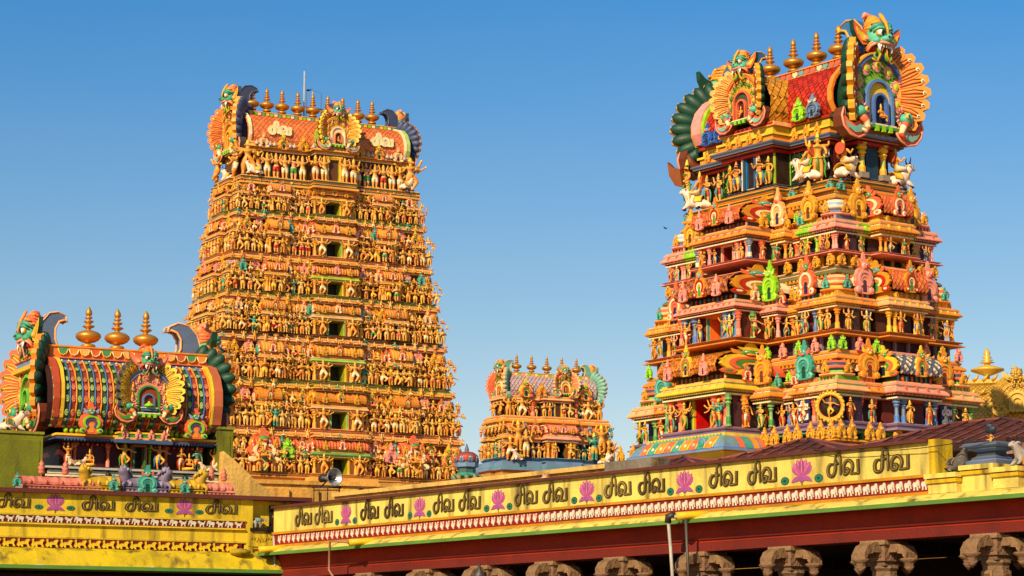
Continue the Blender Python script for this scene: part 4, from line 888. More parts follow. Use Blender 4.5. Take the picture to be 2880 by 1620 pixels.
# ================================================================== left tower (tall, gold-toned, far off)
lt = thing('temple_tower', 'tallest gateway tower, golden, crowded with figures, a thin mast on its ridge', 'tower', (-16.76, 208.76, 0), 28, 'sculpted gateway towers')
TL = Tower(lt, -1, True, 0)
fa = lambda z: 9.95 - .150 * (z - 33.94)
fb = lambda z: 4.25 - .10 * (z - 33.94)
_O, _CO = ORANGE, CORAL
ORANGE, CORAL = C('E8A248'), C('E07E4A')
LZ = [18.93, 22.62, 26.65, 30.56, 34.0, 37.26, 40.96, 43.98]
WARM = [8, 9, 10, 11, 12, 8, 10, 12, 9, 11, 8, 10, 1, 5, 3, 0, 7, 2, 4, 6]
g = G(); g.sweep(cross(12.0, 5.0, 2.9, 1.6, 1.6, .8), [(0, 0), (0, 17.6), (.4, 17.8), (.4, 18.2), (.1, 18.3), (.1, 18.95)], [C('B98A3A'), GOLD, YEL, AMBER, ORANGE]); obj('base', g, STUCCO, lt)
lc = [[AMBER, CREAM, BROWN, ORANGE], [PEACH, ORANGE, BROWN, PEACH], [C('7A9A2A'), GOLD, DKGREEN, ORANGE], [C('4A4A2A'), GOLD, DARK, AMBER], [C('8A9A2A'), AMBER, DKGREEN, PEACH], [PEACH, ORANGE, C('5A3A20'), GOLD], [C('6A9A2A'), GOLD, DKGREEN, PINK]]
gp = lambda rf, r2, arch, nk, cor=ORANGE, c2=GOLD: (GOLD, ORANGE, cor, c2, rf, r2, arch, C('7A4A20'), nk)
for t in range(7):
    z0, zn = LZ[t], LZ[t + 1]; h = zn - z0; zb, zp, zc, zr = z0 + .10 * h, z0 + .47 * h, z0 + .58 * h, z0 + .93 * h
    A, B = fa(z0 + .5 * h) - .3, fb(z0 + .5 * h) - .25; hp, hc, hr = zp - zb, zc - zp, zr - zc; hx, px, hy, py = A * .215, .6, B * .42, .4
    g = G(); cw = .95
    g.sweep(rect(-A + .8, A - .8, -B + .8, B - .8), [(0, z0), (0, zn)], [C('9A5E22')])
    moulding(g, cross(A, B, hx, px, hy, py), z0 - .05, zb, .22, lc[t])
    nA, nB = fa(zn) - .35, fb(zn) - .3
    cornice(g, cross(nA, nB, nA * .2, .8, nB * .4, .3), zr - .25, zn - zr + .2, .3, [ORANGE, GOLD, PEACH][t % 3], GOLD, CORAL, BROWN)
    st = obj('storey', g, STUCCO, lt)
    a2, b2 = A - .8, B - .8; nk = [C('B8D860'), GOLD, PEACH, C('9AD070'), ORANGE, PINK, PEACH][t]; ak = ['coral', 'mixg', 'mix', 'peach', 'pink', 'coral', 'mixg'][t]
    rf, r2 = [(CORAL, C('C04A1A')), (C('C8722A'), AMBER), (ORANGE, AMBER), (C('B86A2A'), ORANGE), (ORANGE, C('C05A20')), (AMBER, ORANGE), (C('C8742A'), ORANGE)][t]
    dw, dh = 1.35, hp * .98
    d = B + px - b2; M = TL.broad(0, b2, zb)
    obj('pavilion', door_bay(2 * hx, d, hp, hc, hr, dw, dh, gp(rf, r2, ak, nk, [GREEN, PEACH, C('8AC040'), PEACH, LIME, PEACH, GOLD][t]), True), STUCCO, st, M)
    obj('doorway', doorway_g(dw, dh, d * .82, C('8A8E14'), C('1A1408'), [YEL, C('8AC060')][t % 2], [GOLD, ORANGE][t % 2]), FINE, st, M)
    for s in (-1, 1):
        TL.fig(st, TL.broad(s * hx * .64, B + px + .12, zb), hp * 1.2, 'guard', [1, 3, 0][t % 3], 1.15)
        for xf, wf, ins, kind, k in ((.285, .105, .0, 'sala', ak), (.385, .075, .2, 'panjara', 'orange'), (.56, .20, -.4, 'sala', 'mix' if t % 2 else 'coral'), (.735, .08, .2, 'panjara', 'pink' if t % 3 else 'mixg'), (.925, .12, -.05, 'kuta', 'gold')):
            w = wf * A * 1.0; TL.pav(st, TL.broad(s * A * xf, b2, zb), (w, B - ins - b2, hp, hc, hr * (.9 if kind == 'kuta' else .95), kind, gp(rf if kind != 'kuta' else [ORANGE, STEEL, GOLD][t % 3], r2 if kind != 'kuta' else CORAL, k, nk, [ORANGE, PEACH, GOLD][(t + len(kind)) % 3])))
        n = 15 if t < 4 else 12
        for i in range(n):
            x = s * (hx + .3 + (A - hx - .2) * i / (n - 1)); bo = .42 if .46 < abs(x) / A < .66 else (.0 if abs(x) / A < .8 else .12)
            TL.fig(st, TL.broad(x, B + .06 + bo + .1 * (i % 2), zb), hp * rnd.uniform(.92, 1.12), rnd.choice(POSE_KEYS + ['guard']) if i % 4 else 'four', rnd.choice(WARM), 1.35)
            TL.fig(st, TL.broad(x + .3, B + .24 + bo, zp - .1), hp * rnd.uniform(.38, .55), rnd.choice(['sit', 'dance', 'bless']), rnd.choice(WARM), 1.5)
        if t in (0, 1):   # multi-armed figures under tall arches on the lowest storeys
            TL.fig(st, TL.broad(s * A * .58, B + .4, zb), hp * 1.25, 'guard', 1, 1.3)
        if t == 0:
            TL.arch(st, TL.broad(s * A * .58, B + .12, zb + hp * .5), 2.9, 2.9, 'coral'); TL.arch(st, TL.broad(s * A * .40, B + .2, zb + hp * .85), 1.3, 1.7, 'lime' if s < 0 else 'pink'); TL.arch(st, TL.broad(s * A * .86, B + .2, zb + hp * .8), 1.3, 1.8, 'mixg')
            TL.fig(st, TL.broad(s * A * .58, B + .55, zb + hp * .62), 1.6, 'sit', 1, 1.4)
        m = 12                                    # figures and little arches crowding the roof line
        for i in range(m):
            x = s * (hx + .1 + (A - hx) * i / (m - 1))
            if i % 3 == 0: TL.arch(st, TL.broad(x, B + .08, zc + .02), .8, 1.2, ['coral', 'gold', 'peach', 'teal', 'mixg'][(i + t) % 5])
            else: TL.fig(st, TL.broad(x, B + .05, zc - .05), hr * rnd.uniform(.6, .85), rnd.choice(['sit', 'dance', 'bless', 'sit']), rnd.choice(WARM), 1.45)
        for i in range(9):
            TL.fig(st, TL.broad(s * (hx + .3 + (nA - hx - .3) * i / 8.), nB + .3, zr - .2), hr * rnd.uniform(.45, .62), rnd.choice(['sit', 'raise', 'dance']), rnd.choice(WARM), 1.5)
        for i in range(3): TL.fig(st, TL.broad(s * (.3 + .75 * i), nB + 1.0, zr - .2), hr * .5, 'sit', rnd.choice(WARM), 1.5)
    TL.pav(st, TL.gable(0, a2, zb), (2 * hy, A + py - a2, hp, hc, hr, 'sala', gp(rf, r2, ak, nk)))
    for s in (-1, 1): TL.pav(st, TL.gable(s * B * .62, a2, zb), (.9, A - .1 - a2, hp, hc, hr, 'panjara', gp(ORANGE, AMBER, 'gold', nk)))
    for u in (-1, 1): TL.pav(st, TL.gable(u * (B - .5), A - 1.0, zb), (1.05, 1.0, hp, hc, hr * .9, 'kuta', gp([ORANGE, STEEL, GOLD][t % 3], CORAL, 'gold', nk)))
    for i in range(11):
        y = -B + 2 * B * i / 10; TL.fig(st, TL.gable(y, A + (.5 if abs(y) < hy else .1), zb), hp * .92, None, rnd.choice(WARM), 1.3); TL.fig(st, TL.gable(y, A + .05, zc), hr * .6, 'sit', rnd.choice(WARM), 1.4)
        TL.fig(st, T(A + .1, y, zb) @ RZ(90), hp * .92, None, rnd.choice(WARM), 1.3)
# top storey
z0, z1 = 43.98, 46.35
g = G(); moulding(g, cross(8.1, 3.2, 1.9, .9, 1.6, .4), 43.4, z0 + .12, .2, [ORANGE, GOLD, C('2A4A34'), AMBER])
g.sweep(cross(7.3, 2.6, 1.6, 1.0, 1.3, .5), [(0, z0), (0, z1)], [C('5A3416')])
cornice(g, cross(7.4, 2.75, 1.7, 1.05, 1.4, .5), z1, .75, .4, ORANGE, GOLD, PEACH, BROWN); g.sweep(cross(7.2, 2.6, 1.6, 1.0, 1.3, .5), [(0, z1 + .7), (0, 47.0)], [C('3A7A3A')])
st = obj('storey', g, STUCCO, lt)
obj('doorway', doorway_g(1.0, 1.9, .4, C('8A8E14'), C('1A1408'), YEL, GOLD), FINE, st, TL.broad(0, 3.3, z0 + .12))
for s in (-1, 1):
    for i in range(8):
        x = s * (.95 + .80 * i); TL.fig(st, TL.broad(x, (3.85 if abs(x) < 1.9 else 2.95), z0 + .12), 2.15, ['raise', 'four', 'raise', 'bless'][i % 4], [0, 3, 0, 4, 0, 2, 0, 3][i], 1.15)
        q = G().box(-.14, .14, -.05, 0, 0, 1.3, [RED, GREEN, C('3A3A3A'), TEAL][i % 4]); obj('panel', q, FINE, st, TL.broad(x + s * .4, 2.63 if abs(x + .4 * s) > 1.7 else 3.62, z0 + .15))
    TL.fig(st, TL.broad(s * 7.5, 2.9, z0 + .15), 3.0, 'guard', 1, 1.2)
    TL.fig(st, T(s * 8.0, -1.6, z0 + .1) @ RZ(90 * s), 2.6, 'guard', 3, 1.2); TL.fig(st, T(s * 8.0, 2.6, z0 + .1) @ RZ(90 * s), 2.9, 'dance', 1, 1.2)
    b = obj('bull_statue', WB, FINE, st, T(s * 7.0, -3.2, z0 + .1) @ RZ(15 * s + (180 if s > 0 else 0)) @ S(1.9)); b = obj('bull_statue', WB, FINE, st, T(s * 7.95, .2, z0 + .1) @ RZ(90 if s > 0 else -70) @ S(1.8))
    for i, x in enumerate((2.6, 4.4, 6.2)): TL.arch(st, TL.broad(s * x, 3.2, 46.55), 1.0, 1.35, ['gold', 'mixg', 'peach'][i])
    for x in (1.0, 2.0, 3.4, 3.8, 5.2, 5.6, 6.8): q = G().lathe([(.16, 0), (.18, .1), (.13, .25), (.05, .34), (.06, .4), (.01, .46)], 8, C('B8A898')); obj('small_finial', q, FINE, st, TL.broad(s * x, 3.2 if x > 2.2 else 4.0, 46.75))
HL = [(-2.7, 46.95), (-2.95, 47.5), (-2.9, 48.2), (-2.5, 48.95), (-1.75, 49.55), (-.6, 49.9)]
g = barrel(7.5, HL, 40, C('DE7A3C'), C('D2662A'), C('F0A878'), .06)
g.box(-7.5, 7.5, -2.85, 2.85, 46.8, 46.98, C('D8A080'))
for s in (-1, 1): scales(g, -1, 1, [(-.1, 0), (0, .1)], 4, ORANGE, GOLD, .01, ORANGE)
t = G(); q = [(-1.35, 46.95), (-1.5, 47.5), (-1.45, 48.3), (-1.0, 49.0), (-.4, 49.35), (0, 49.45)]; scales(t, -3.9, 0, q, 9, LIME, C('C8A040'), .05, GREEN); t2 = G(); scales(t2, 0, 3.9, q, 9, LIME, C('C8A040'), .05, GREEN); t.add(t2, RZ(180)); g.add(t, RZ(90))
rf = obj('roof', g, FINE, lt)
g = G(); ridge_band(g, 7.6, 49.85, .45, .42, [C('5A8A50'), ORANGE, LIME, CREAM, C('5A9A70'), YEL], 40); obj('ridge', g, FINE, rf)
for x, c, w in ((-7.3, CREAM, .12), (7.3, C('A8C060'), .14), (7.0, CREAM, .1)):
    for q in (0, 180): g = G(); rib(g, x if q == 0 else -x, HL, w, .2, c); obj('roof_rib', g, FINE, rf, RZ(q))
for x in (-4.7, 4.75): obj('lettering', word(C('E8D49A'), None, .15, .1, 1), FINE, rf, T(x - .95, -3.05, 47.85) @ RX(-6) @ S(.98, 1, .78))
NL = dict(NP, rosette=None, feather=C('D8761E'), back=C('3E4A6A'), panel=C('A87A1A'), skin=C('3E9070'), crest=C('3A4460'), crestrim=C('4A5474'), ring=(GOLD, ORANGE, AMBER), inner=GOLD, niche=BROWN, ear=YEL, earin=ORANGE, tailback=C('4A3A3A'), tail=ORANGE, scroll=ORANGE, crown2=CORAL)
put_nasi(lt, NL, Mg(-7.65, 0, 48.45, -90, 2.75), 'four')
put_nasi(lt, NL, Mg(7.75, 0, 48.4, 90, 2.35), None)
put_nasi(lt, dict(NL, back=C('5A4A20'), panel=C('D0A040'), ring=(CORAL, YEL, CREAM), inner=CREAM, skin=C('4AA080'), feather=YEL, ear=CORAL), Mg(.15, -3.95, 48.35, 0, 1.8), 'sit')
for x in (-6.0, -4.65, -3.25, -1.8, -.4, 1.0, 2.4, 3.85, 5.2): obj('finial', FIN, BRASSM, lt, T(x, 0, 50.2) @ S(2.3))
TL.finish()
ORANGE, CORAL = _O, _CO
# mast with a lamp frame on the ridge
mx = thing('antenna_mast', 'thin pale mast with a square lamp frame standing on the tallest ridge', 'mast', (-16.29 - 1.35, 207.88 + .3, 50.2), 28)
obj('mast', G().tube([(0, .5, -.3), (0, .5, 4.3)], .07, 8, C('B0A8A0')), IRON, mx)
obj('frame', G().tube([(.2, .5, -.2), (.2, .5, 2.75), (1.6, .5, 2.55), (1.6, .5, -.2)], .035, 6, C('5A6A7A')), IRON, mx); obj('crossbar', G().tube([(0, .5, 1.2), (2.3, .5, 1.05)], .06, 6, C('6A4A3A')), IRON, mx)
obj('lamp', G().lathe([(.02, .3), (.05, .28), (.06, .12), (.11, .08), (.1, -.08), (.02, -.12)], 8, C('A89070')), IRON, mx, T(.8, .5, 2.35))

# ================================================================== small tower in the middle
mt = thing('temple_tower', 'smallest, most distant gateway tower in orange and pink with five finials', 'tower', (3.7, 265.65, 0), 27, 'sculpted gateway towers')
TM = Tower(mt, -1, True, 0)
g = G(); g.sweep(cross(6.8, 3.0, 2.0, .9, 1.2, .5), [(0, 0), (0, 24.6), (.3, 24.7), (.3, 25.0), (.1, 25.1), (.1, 25.6)], [C('B98A3A'), CORAL, STEEL, GREEN, STEEL]); obj('base', g, STUCCO, mt)
A, B = 6.3, 2.6; z0, zb, zp, zc, zr, zn = 25.6, 26.1, 27.8, 28.55, 29.9, 30.55; hp, hc, hr = zp - zb, zc - zp, zr - zc
g = G(); g.sweep(rect(-A + .8, A - .8, -B + .8, B - .8), [(0, z0), (0, zn)], [C('5A3A1A')]); moulding(g, cross(A, B, 2.0, 1.0, 1.1, .4), z0, zb, .3, [STEEL, BLUE, C('2A3A4A'), TEAL])
cornice(g, cross(6.2, 2.2, 1.9, .7, 1.0, .3), 29.5, 1.05, .35, ORANGE, GOLD, PEACH, BROWN)
st = obj('storey', g, STUCCO, mt)
M = TM.broad(0, B - .8, zb); obj('pavilion', door_bay(3.6, 1.8, hp, hc, hr, 1.1, hp * .97, gp(PINK, CORAL, 'coral', CREAM, PINK, CORAL), True), STUCCO, st, M)
obj('doorway', doorway_g(1.1, hp * .97, 1.0, C('2A3424'), C('120A08'), GREEN, GOLD), FINE, st, M)
for s in (-1, 1):
    for xf, w, ins, kind, k in ((.42, 1.0, .1, 'panjara', 'coral'), (.62, 1.2, .2, 'sala', 'steel'), (.88, 1.3, -.1, 'kuta', 'gold')):
        TM.pav(st, TM.broad(s * A * xf, B - .8, zb), (w, .8 - ins, hp, hc, hr, kind, (STEEL, BLUE, ORANGE, PINK, CORAL, ORANGE, k, NAVY, PEACH)))
    TM.pav(st, TM.gable(s * B * .6, A - .8, zb), (1.0, .8, hp, hc, hr, 'panjara', gp(ORANGE, AMBER, 'gold', GOLD)))
    for i in range(8): TM.fig(st, TM.broad(s * (.9 + .72 * i), B + (1.1 if i == 0 else .15), zb), hp * rnd.uniform(.8, 1.0), None, rnd.choice(WARM + [6]), 1.3)
    TM.pav(st, TM.gable(s * (B - .6), A - 1.2, zb), (1.2, 1.2, hp, hc, hr, 'kuta', gp(ORANGE, CORAL, 'gold', PEACH)))
    TM.fig(st, TM.broad(s * 5.0, B + .5, zb + .6), 3.3, 'raise', 1, 1.15); TM.fig(st, TM.broad(s * 5.9, B + .4, zb - .4), 2.6, 'guard', 3, 1.2); TM.fig(st, TM.broad(s * 4.1, B + .5, zb), 3.0, 'four', [0, 6][s > 0], 1.1)
    for i in range(6): TM.fig(st, TM.broad(s * (2.4 + .7 * i), B + .15, zc), 1.0, 'sit', rnd.choice(WARM), 1.4)
    b = obj('bull_statue', WB, FINE, st, T(s * 5.2, -B - .8, zb - .5) @ RZ(20 if s < 0 else 160) @ S(1.9))
for i in range(7):
    y = -B + 2 * B * i / 6; TM.fig(st, TM.gable(y, A + .2, zb), hp, None, rnd.choice(WARM), 1.3); TM.fig(st, TM.gable(y, A + .2, zc), 1.3, 'dance', rnd.choice(WARM), 1.4); TM.fig(st, T(A + .3, y, zb) @ RZ(90), 2.0, 'guard', rnd.choice(WARM), 1.2); TM.fig(st, T(A + .2, y, zc) @ RZ(90), 1.4, 'dance', rnd.choice(WARM), 1.2)
g = G(); z0, z1 = 30.5, 32.1; moulding(g, cross(6.0, 1.95, 1.8, .7, 1.0, .3), 30.2, z0 + .1, .15, [C('6A7A3A'), YEL, GREEN, AMBER])
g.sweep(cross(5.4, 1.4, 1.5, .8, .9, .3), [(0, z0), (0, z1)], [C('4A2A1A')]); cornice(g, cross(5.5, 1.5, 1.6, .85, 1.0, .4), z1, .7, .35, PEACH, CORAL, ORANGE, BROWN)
st = obj('storey', g, STUCCO, mt); obj('doorway', doorway_g(.7, 1.5, .3, C('3A2A1A'), C('120A08'), YEL, BLUE), FINE, st, TM.broad(.2, 1.9, z0 + .1))
for s in (-1, 1):
    for i in range(7): TM.fig(st, TM.broad(s * (.85 + .68 * i), 2.4 if i < 2 else 1.7, z0 + .1), 1.5, None, rnd.choice(WARM), 1.35)
    g = G(); pillar(g, 0, 0, 0, 1.6, .2, CORAL, PINK); obj('pillar', g, FINE, st, TM.broad(s * 2.6, 1.85, z0 + .1))
    TM.fig(st, TM.broad(s * 4.0, 2.0, z0), 2.3, 'guard', 0, 1.2); TM.fig(st, TM.broad(s * 5.5, 1.8, z0), 2.1, 'raise', 1, 1.3)
    TM.fig(st, T(s * 5.9, -.8, z0) @ RZ(90 * s), 1.9, 'dance', 1, 1.3); TM.fig(st, T(s * 5.9, .8, z0) @ RZ(90 * s), 1.9, 'guard', 1, 1.2)
    TM.arch(st, TM.broad(s * 3.6, 2.1, 32.6), 1.6, 2.0, 'mixg'); TM.arch(st, TM.broad(s * 1.9, 2.5, 32.7), 1.2, 1.5, 'orange')
HM = [(-1.5, 32.75), (-1.7, 33.3), (-1.65, 34.0), (-1.35, 34.6), (-.8, 35.0), (-.4, 35.1)]
g = barrel(5.2, HM, 24, C('B8A8B0'), C('D89A88'), C('6A5040'), .07); rf = obj('roof', g, FINE, mt)
g = G(); ridge_band(g, 5.3, 35.0, .4, .45, [YEL, ORANGE, CREAM, LIME, PEACH], 26); g.box(-5.3, 5.3, -.9, .9, 34.75, 35.0, PEACH); obj('ridge', g, FINE, rf)
NM = dict(NP, rosette=None, feather=CORAL, back=C('7AA890'), panel=C('C88A4A'), crest=C('6AA098'), crestrim=YEL, tail=C('D8964A'), tailback=C('7AB09A'), ring=(CORAL, PEACH, CREAM), niche=NAVY, skin=C('4E9A6A'))
put_nasi(mt, NM, Mg(-5.4, 0, 33.9, -90, 1.95), 'dance'); put_nasi(mt, NM, Mg(5.5, 0, 33.9, 90, 1.95), None); put_nasi(mt, dict(NM, feather=PEACH), Mg(1.0, -2.3, 34.1, 0, 1.5), 'stand')
for x in (-3.6, -1.8, .05, 1.87, 3.66): obj('finial', FIN, BRASSM, mt, T(x, 0, 35.42) @ S(2.0))
TM.finish()

# ================================================================== barrel-roofed shrine on the left
sh = thing('barrel_shrine', 'barrel-roofed shrine with striped vault, lion-masked gables and three big gilded finials', 'shrine', (-7.187, 48.0, 0), 27)
_obj = obj
SZ = lambda z: float(np.interp(z, [0, 6.05, 6.76, 6.95, 7.30, 7.97, 12], [0, 5.85, 6.34, 6.50, 6.78, 7.97, 12]))
def sobj(name, g, mat, parent, M=None, k=1.):     # heights of the shrine's courses
    if M is None:
        g.cat(); g.V[0] = g.V[0].copy(); g.V[0][:, 2] = [SZ(z) for z in g.V[0][:, 2]]
    else: M = M.copy(); M[2, 3] = SZ(M[2, 3]); M = M @ S(k)
    return _obj(name, g, mat, parent, M)
g = G(); g.sweep(rect(-1.75, 1.55, -.12, 2.2), [(0, 4.6), (0, 5.60), (.10, 5.62), (.10, 5.70), (.03, 5.73), (.03, 5.80)], [C('6A6A1E'), SLATE, CREAM, C('7A7424'), C('6A6A1E')])
g.sweep(rect(-1.72, 1.50, -.08, 2.1), [(.10, 5.80), (.22, 5.84), (.22, 5.88), (.17, 5.90), (.17, 5.97), (.24, 6.0), (.24, 6.04), (.16, 6.07)], [C('2A2A30'), CREAM, C('34343A'), C('D8C8A0'), C('2A2A30'), C('B8B0A0'), C('34343A')])
sobj('plinth', g, STUCCO, sh)
g = G(); g.box(-1.55, 1.35, .18, 1.9, 6.05, 6.78, C('4A0E0A'))
for x in (-1.32, -.92, .92, 1.28): g.box(x - .012, x + .012, .165, .18, 6.1, 6.75, CORAL)
for i in range(30): x = -1.5 + 2.8 * i / 29; g.box(x - .02, x + .02, .10, .18, 6.70, 6.76, [RED, CORAL][i % 2])
st = sobj('storey', g, STUCCO, sh)
for x, c, c2, r in ((-.62, CORAL, PINK, .055), (.55, CORAL, PINK, .055), (-.27, LIME, GREEN, .045), (.22, LIME, GREEN, .045), (-1.28, CORAL, PINK, .05), (1.25, CORAL, PINK, .05)):
    g = G(); pillar(g, 0, 0, 0, .70, r, c, c2); sobj('pillar', g, FINE, st, T(x, .08, 6.06), k=.72)
sobj('doorway', doorway_g(.26, .62, .2, C('6A3A1A'), C('160A06'), C('3A6A2A'), CORAL), FINE, st, T(-.02, .2, 6.06), k=.72)
g = G()
pl = rect(-1.6, 1.4, -.02, 2.05)
g.sweep(pl, [(0, 6.76), (.10, 6.77), (.16, 6.80), (.16, 6.83), (.08, 6.86), (.08, 6.88), (.12, 6.89), (.12, 6.94), (.02, 6.95)], [NAVY, C('20305A'), C('2A4A70'), SLATE, CORAL, ORANGE, YEL, CORAL])
for i in range(46): x = -1.6 + 3.0 * (i + .5) / 46; g.plate([(x - .03, 6.82), (x + .03, 6.82), (x, 6.76)], -.205, -.19, C('3A5A80'))
g.box(-.58, .55, -.30, .1, 6.76, 6.84, C('3A5A78')); g.box(-.56, .53, -.28, .1, 6.84, 6.89, PEACH); g.box(-.50, .47, -.25, .1, 6.89, 6.98, GREEN); g.box(-.53, .50, -.27, .1, 6.98, 7.02, YEL)
sobj('eave', g, FINE, sh)
g = G()
for i in range(26):      # lotus frieze
    x = -1.55 + 2.9 * (i + .5) / 26
    if -.5 < x < .46: continue
    g.ell(x, .0, 7.03, .052, .07, .075, [LIME, C('8AB82A')][i % 2], 7, 5)
for k, (z, c) in enumerate(((7.12, STEEL), (7.16, CREAM), (7.20, CORAL), (7.25, BROWN), (7.30, ORANGE))): g.tube([(-1.6, .02 - .0 * k, z), (1.4, .02, z)], .028, 6, c)
for i in range(60): x = -1.55 + 2.9 * (i + .5) / 60; g.ell(x, -.02, 7.225, .02, .025, .022, [ORANGE, CORAL][i % 2], 5, 4)
sobj('frieze', g, FINE, sh)
# the vault, striped with strings of round bosses
HS = [(-1.0, 7.08), (-1.17, 7.25), (-1.27, 7.45), (-1.25, 7.62), (-1.10, 7.79), (-.84, 7.91), (-.48, 7.98)]
g = G()
def vault(g, x0, x1, c, o=0.):
    for s in (1, -1):
        V = [(x, 1.0 + s * (y - o), z + o * .4) for x in (x0, x1) for y, z in HS]; m = len(HS); g.raw(V, [(i, i + m, i + m + 1, i + 1) for i in range(m - 1)], c)
vault(g, -1.95, 1.55, C('3A1A14'))
n = 27; st_ = 3.3 / n
PS = smooth_pts([(a, b) for a, b in HS], 4)
for i in range(n):
    x = -1.87 + st_ * (i + .5); c = [C('2E4E34'), C('9A3A22')][i % 2]
    vault(g, x - st_ * .36, x + st_ * .36, c, .012)
    rib_c = [C('4A6A9A'), ORANGE][i % 2]
    g.tube([(x + st_ * .5, 1.0 + y - .02, z + .01) for y, z in HS], .018, 5, rib_c)
    for k in range(9):
        j = min(int((k + .5) / 9 * (len(PS) - 1)), len(PS) - 2); y, z = PS[j]; y2, z2 = PS[j + 1]; a = math.degrees(math.atan2(z2 - z, y2 - y))
        M = T(x, 1.0 + y - .012, z) @ RX(a + 90 - 90)
        t = G().lathe([(.040, 0), (.040, .014), (.022, .015), (.022, .004), (.012, .02)], 8, [[C('7E9E4A'), C('98B45A')], [C('D88A48'), C('C86A44')]][i % 2]); g.add(t, T(x, 1.0 + y - .012, z) @ RX(a - 90) @ RX(90) if False else T(x, 1.0 + y - .014, z + .004) @ RX(a))
vt = sobj('vault', g, FINE, sh)
g = G(); L = 1.6
g.sweep(rect(-1.9, 1.52, .42, 1.58), [(.18, 7.86), (.20, 7.90), (.13, 7.92), (.13, 7.96), (.16, 7.98), (.16, 8.0), (.05, 8.02), (.05, 8.20), (.08, 8.21), (.08, 8.24), (0, 8.25)], [YEL, ORANGE, STEEL, SLATE, CORAL, ORANGE, C('D8722A'), PEACH, ORANGE, ORANGE])
for i in range(64): x = -1.6 + 3.0 * (i + .5) / 64; g.ell(x, .235, 7.885, .02, .022, .022, GOLD, 6, 4)
for i in range(22): x = -1.6 + 3.0 * (i + .5) / 22; g.ell(x, .26, 7.945, .022, .02, .016, CREAM, 6, 4)
for i in range(14):
    x = -1.6 + 3.05 * (i + .5) / 14; g.plate([(x - .10, 8.19), (x + .10, 8.19), (x + .09, 8.12), (x, 8.045), (x - .09, 8.12)], .335, .37, [C('4A8A5A'), ORANGE, PEACH, C('D8602A')][i % 4]); g.tube([(x + .1 * math.cos(a), .33, 8.17 - .12 * math.sin(a)) for a in (0, .8, 1.57, 2.3, 3.14)], .014, 4, [YEL, CREAM][i % 2])
sobj('ridge', g, FINE, vt)
for x, c, w in ((-1.78, C('B84A2A'), .06), (-1.66, YEL, .03), (1.46, C('B8603A'), .09), (1.36, YEL, .03)):
  for s in (1, -1):
    g = G()
    V = [(x + u, 1.0 + s * (y - o * .05), z + o * .035) for u, o in ((-w, 1.4), (w, 1.4), (-w, -.5), (w, -.5)) for y, z in HS]; m = len(HS)
    F = []
    for i in range(m - 1): F += [(i, i + 1, m + i + 1, m + i), (i, 2 * m + i, 2 * m + i + 1, i + 1), (m + i, m + i + 1, 3 * m + i + 1, 3 * m + i)]
    g.raw(V, F, c)
    sobj('roof_rib', g, FINE, vt)
NS = dict(NP, rosette=None, panel=C('C8801E'), feather=CORAL, rib=YEL, eye=C('7A9A3A'), ring=(C('6AB82A'), ORANGE, C('6AB82A')), inner=C('8A5A20'), niche=C('2A3A5A'), skin=C('3E9A70'), ear=YEL, earin=GOLD, tail=C('C8682A'), tailback=C('6A2A14'), tailin=GREEN, crown=ORANGE, crown2=CORAL, crest=C('5A6A84'), crestrim=PEACH, tusk=C('3A4A5A'), scroll=ORANGE)
put_nasi(sh, NS, Mg(-1.88, 1.0, 7.46, -90, 1.03) @ S(1.0, .8, 1), None)
put_nasi(sh, NS, Mg(1.56, 1.0, 7.46, 90, 1.03) @ S(.90, 1, .96), None)
NF = dict(NS, panel=C('E08A6A'), feather=YEL, rib=AMBER, ring=(C('5A6E94'), C('3A3A4A'), GREEN), inner=C('8A3A1A'), niche=C('7A2A14'), lip=CORAL, ear=C('E8744A'), earin=PINK, scroll=C('E8A080'), tusk=C('3E9A70'), back=C('8A6A1A'), tailback=BROWN)
fn = put_nasi(sh, NF, Mg(.02, -.28, 7.31, 0, .635), None, skip=('crest',))
g = G(); g.box(-.20, .20, -.06, .0, 0, .06, C('3A7A9A')); g.box(-.22, .22, -.08, 0, .06, .08, CREAM); g.lathe([(.12, .08), (.14, .12), (.10, .17), (.04, .2), (.02, .24)], 8, [GREEN, LIME, LIME, YEL], T(0, -.03, 0)); obj('niche_shrine', g, FINE, fn, T(0, -.16, -.54) @ S(1.2))
for x in (-1.1, 1.0): sobj('arch_ornament', G().add(kudu((CORAL, LIME, C('3A4A7A'), ORANGE, GREEN, C('8A9AB8')))), FINE, sh, T(x, -.30, 6.92) @ S(.50, .5, .42))
for x in (-.40, -.14, .12, .38): sobj('arch_ornament', G().add(kudu(KP['pink'], True)), FINE, sh, T(x, -.28, 6.86) @ S(.13, .2, .13))
for x in (-.79, -.20, .39): obj('finial', FIN, BRASSM, sh, T(x, 1.0, 8.22) @ S(.92))
for x, y, ps, pl_, hh in ((-.36, -.10, 'dance', 1, .60), (.34, -.10, 'dance', 5, .60), (.80, -.10, 'pray', 3, .52), (1.12, -.10, 'stand', 6, .54), (-.47, -.34, 'bless', 0, .3), (.44, -.34, 'bless', 0, .3)):
    sobj('deity_figure', fig_mesh(ps, pl_, 1), FINE, sh, T(x, y, 6.07 if hh > .4 else 6.95) @ S(hh * 1.25, hh * 1.25, hh * 1.12), k=.80)
for x in (-1.05, .95): sobj('deity_figure', fig_mesh('sit', 1, 1), FINE, sh, T(x, -.14, 6.10) @ S(.58), k=.72); sobj('lotus_seat', G().lathe([(.10, 0), (.17, .03), (.18, .07), (.13, .10)], 12, [ORANGE, GOLD, YEL]), FINE, sh, T(x, -.12, 6.06), k=.72)
for x, a in ((-1.38, 20), (-1.22, 190), (1.28, 10), (1.42, 170)):
    sobj('bull_statue', template('bull_statue|cream', lambda: bull_full(C('E4C49A'), DARK, C('6A8A7A'), C('D89A30'))), FINE, sh, T(x, -.12 - .05 * (a > 90), 6.06) @ RZ(a) @ S(.42), k=.72)
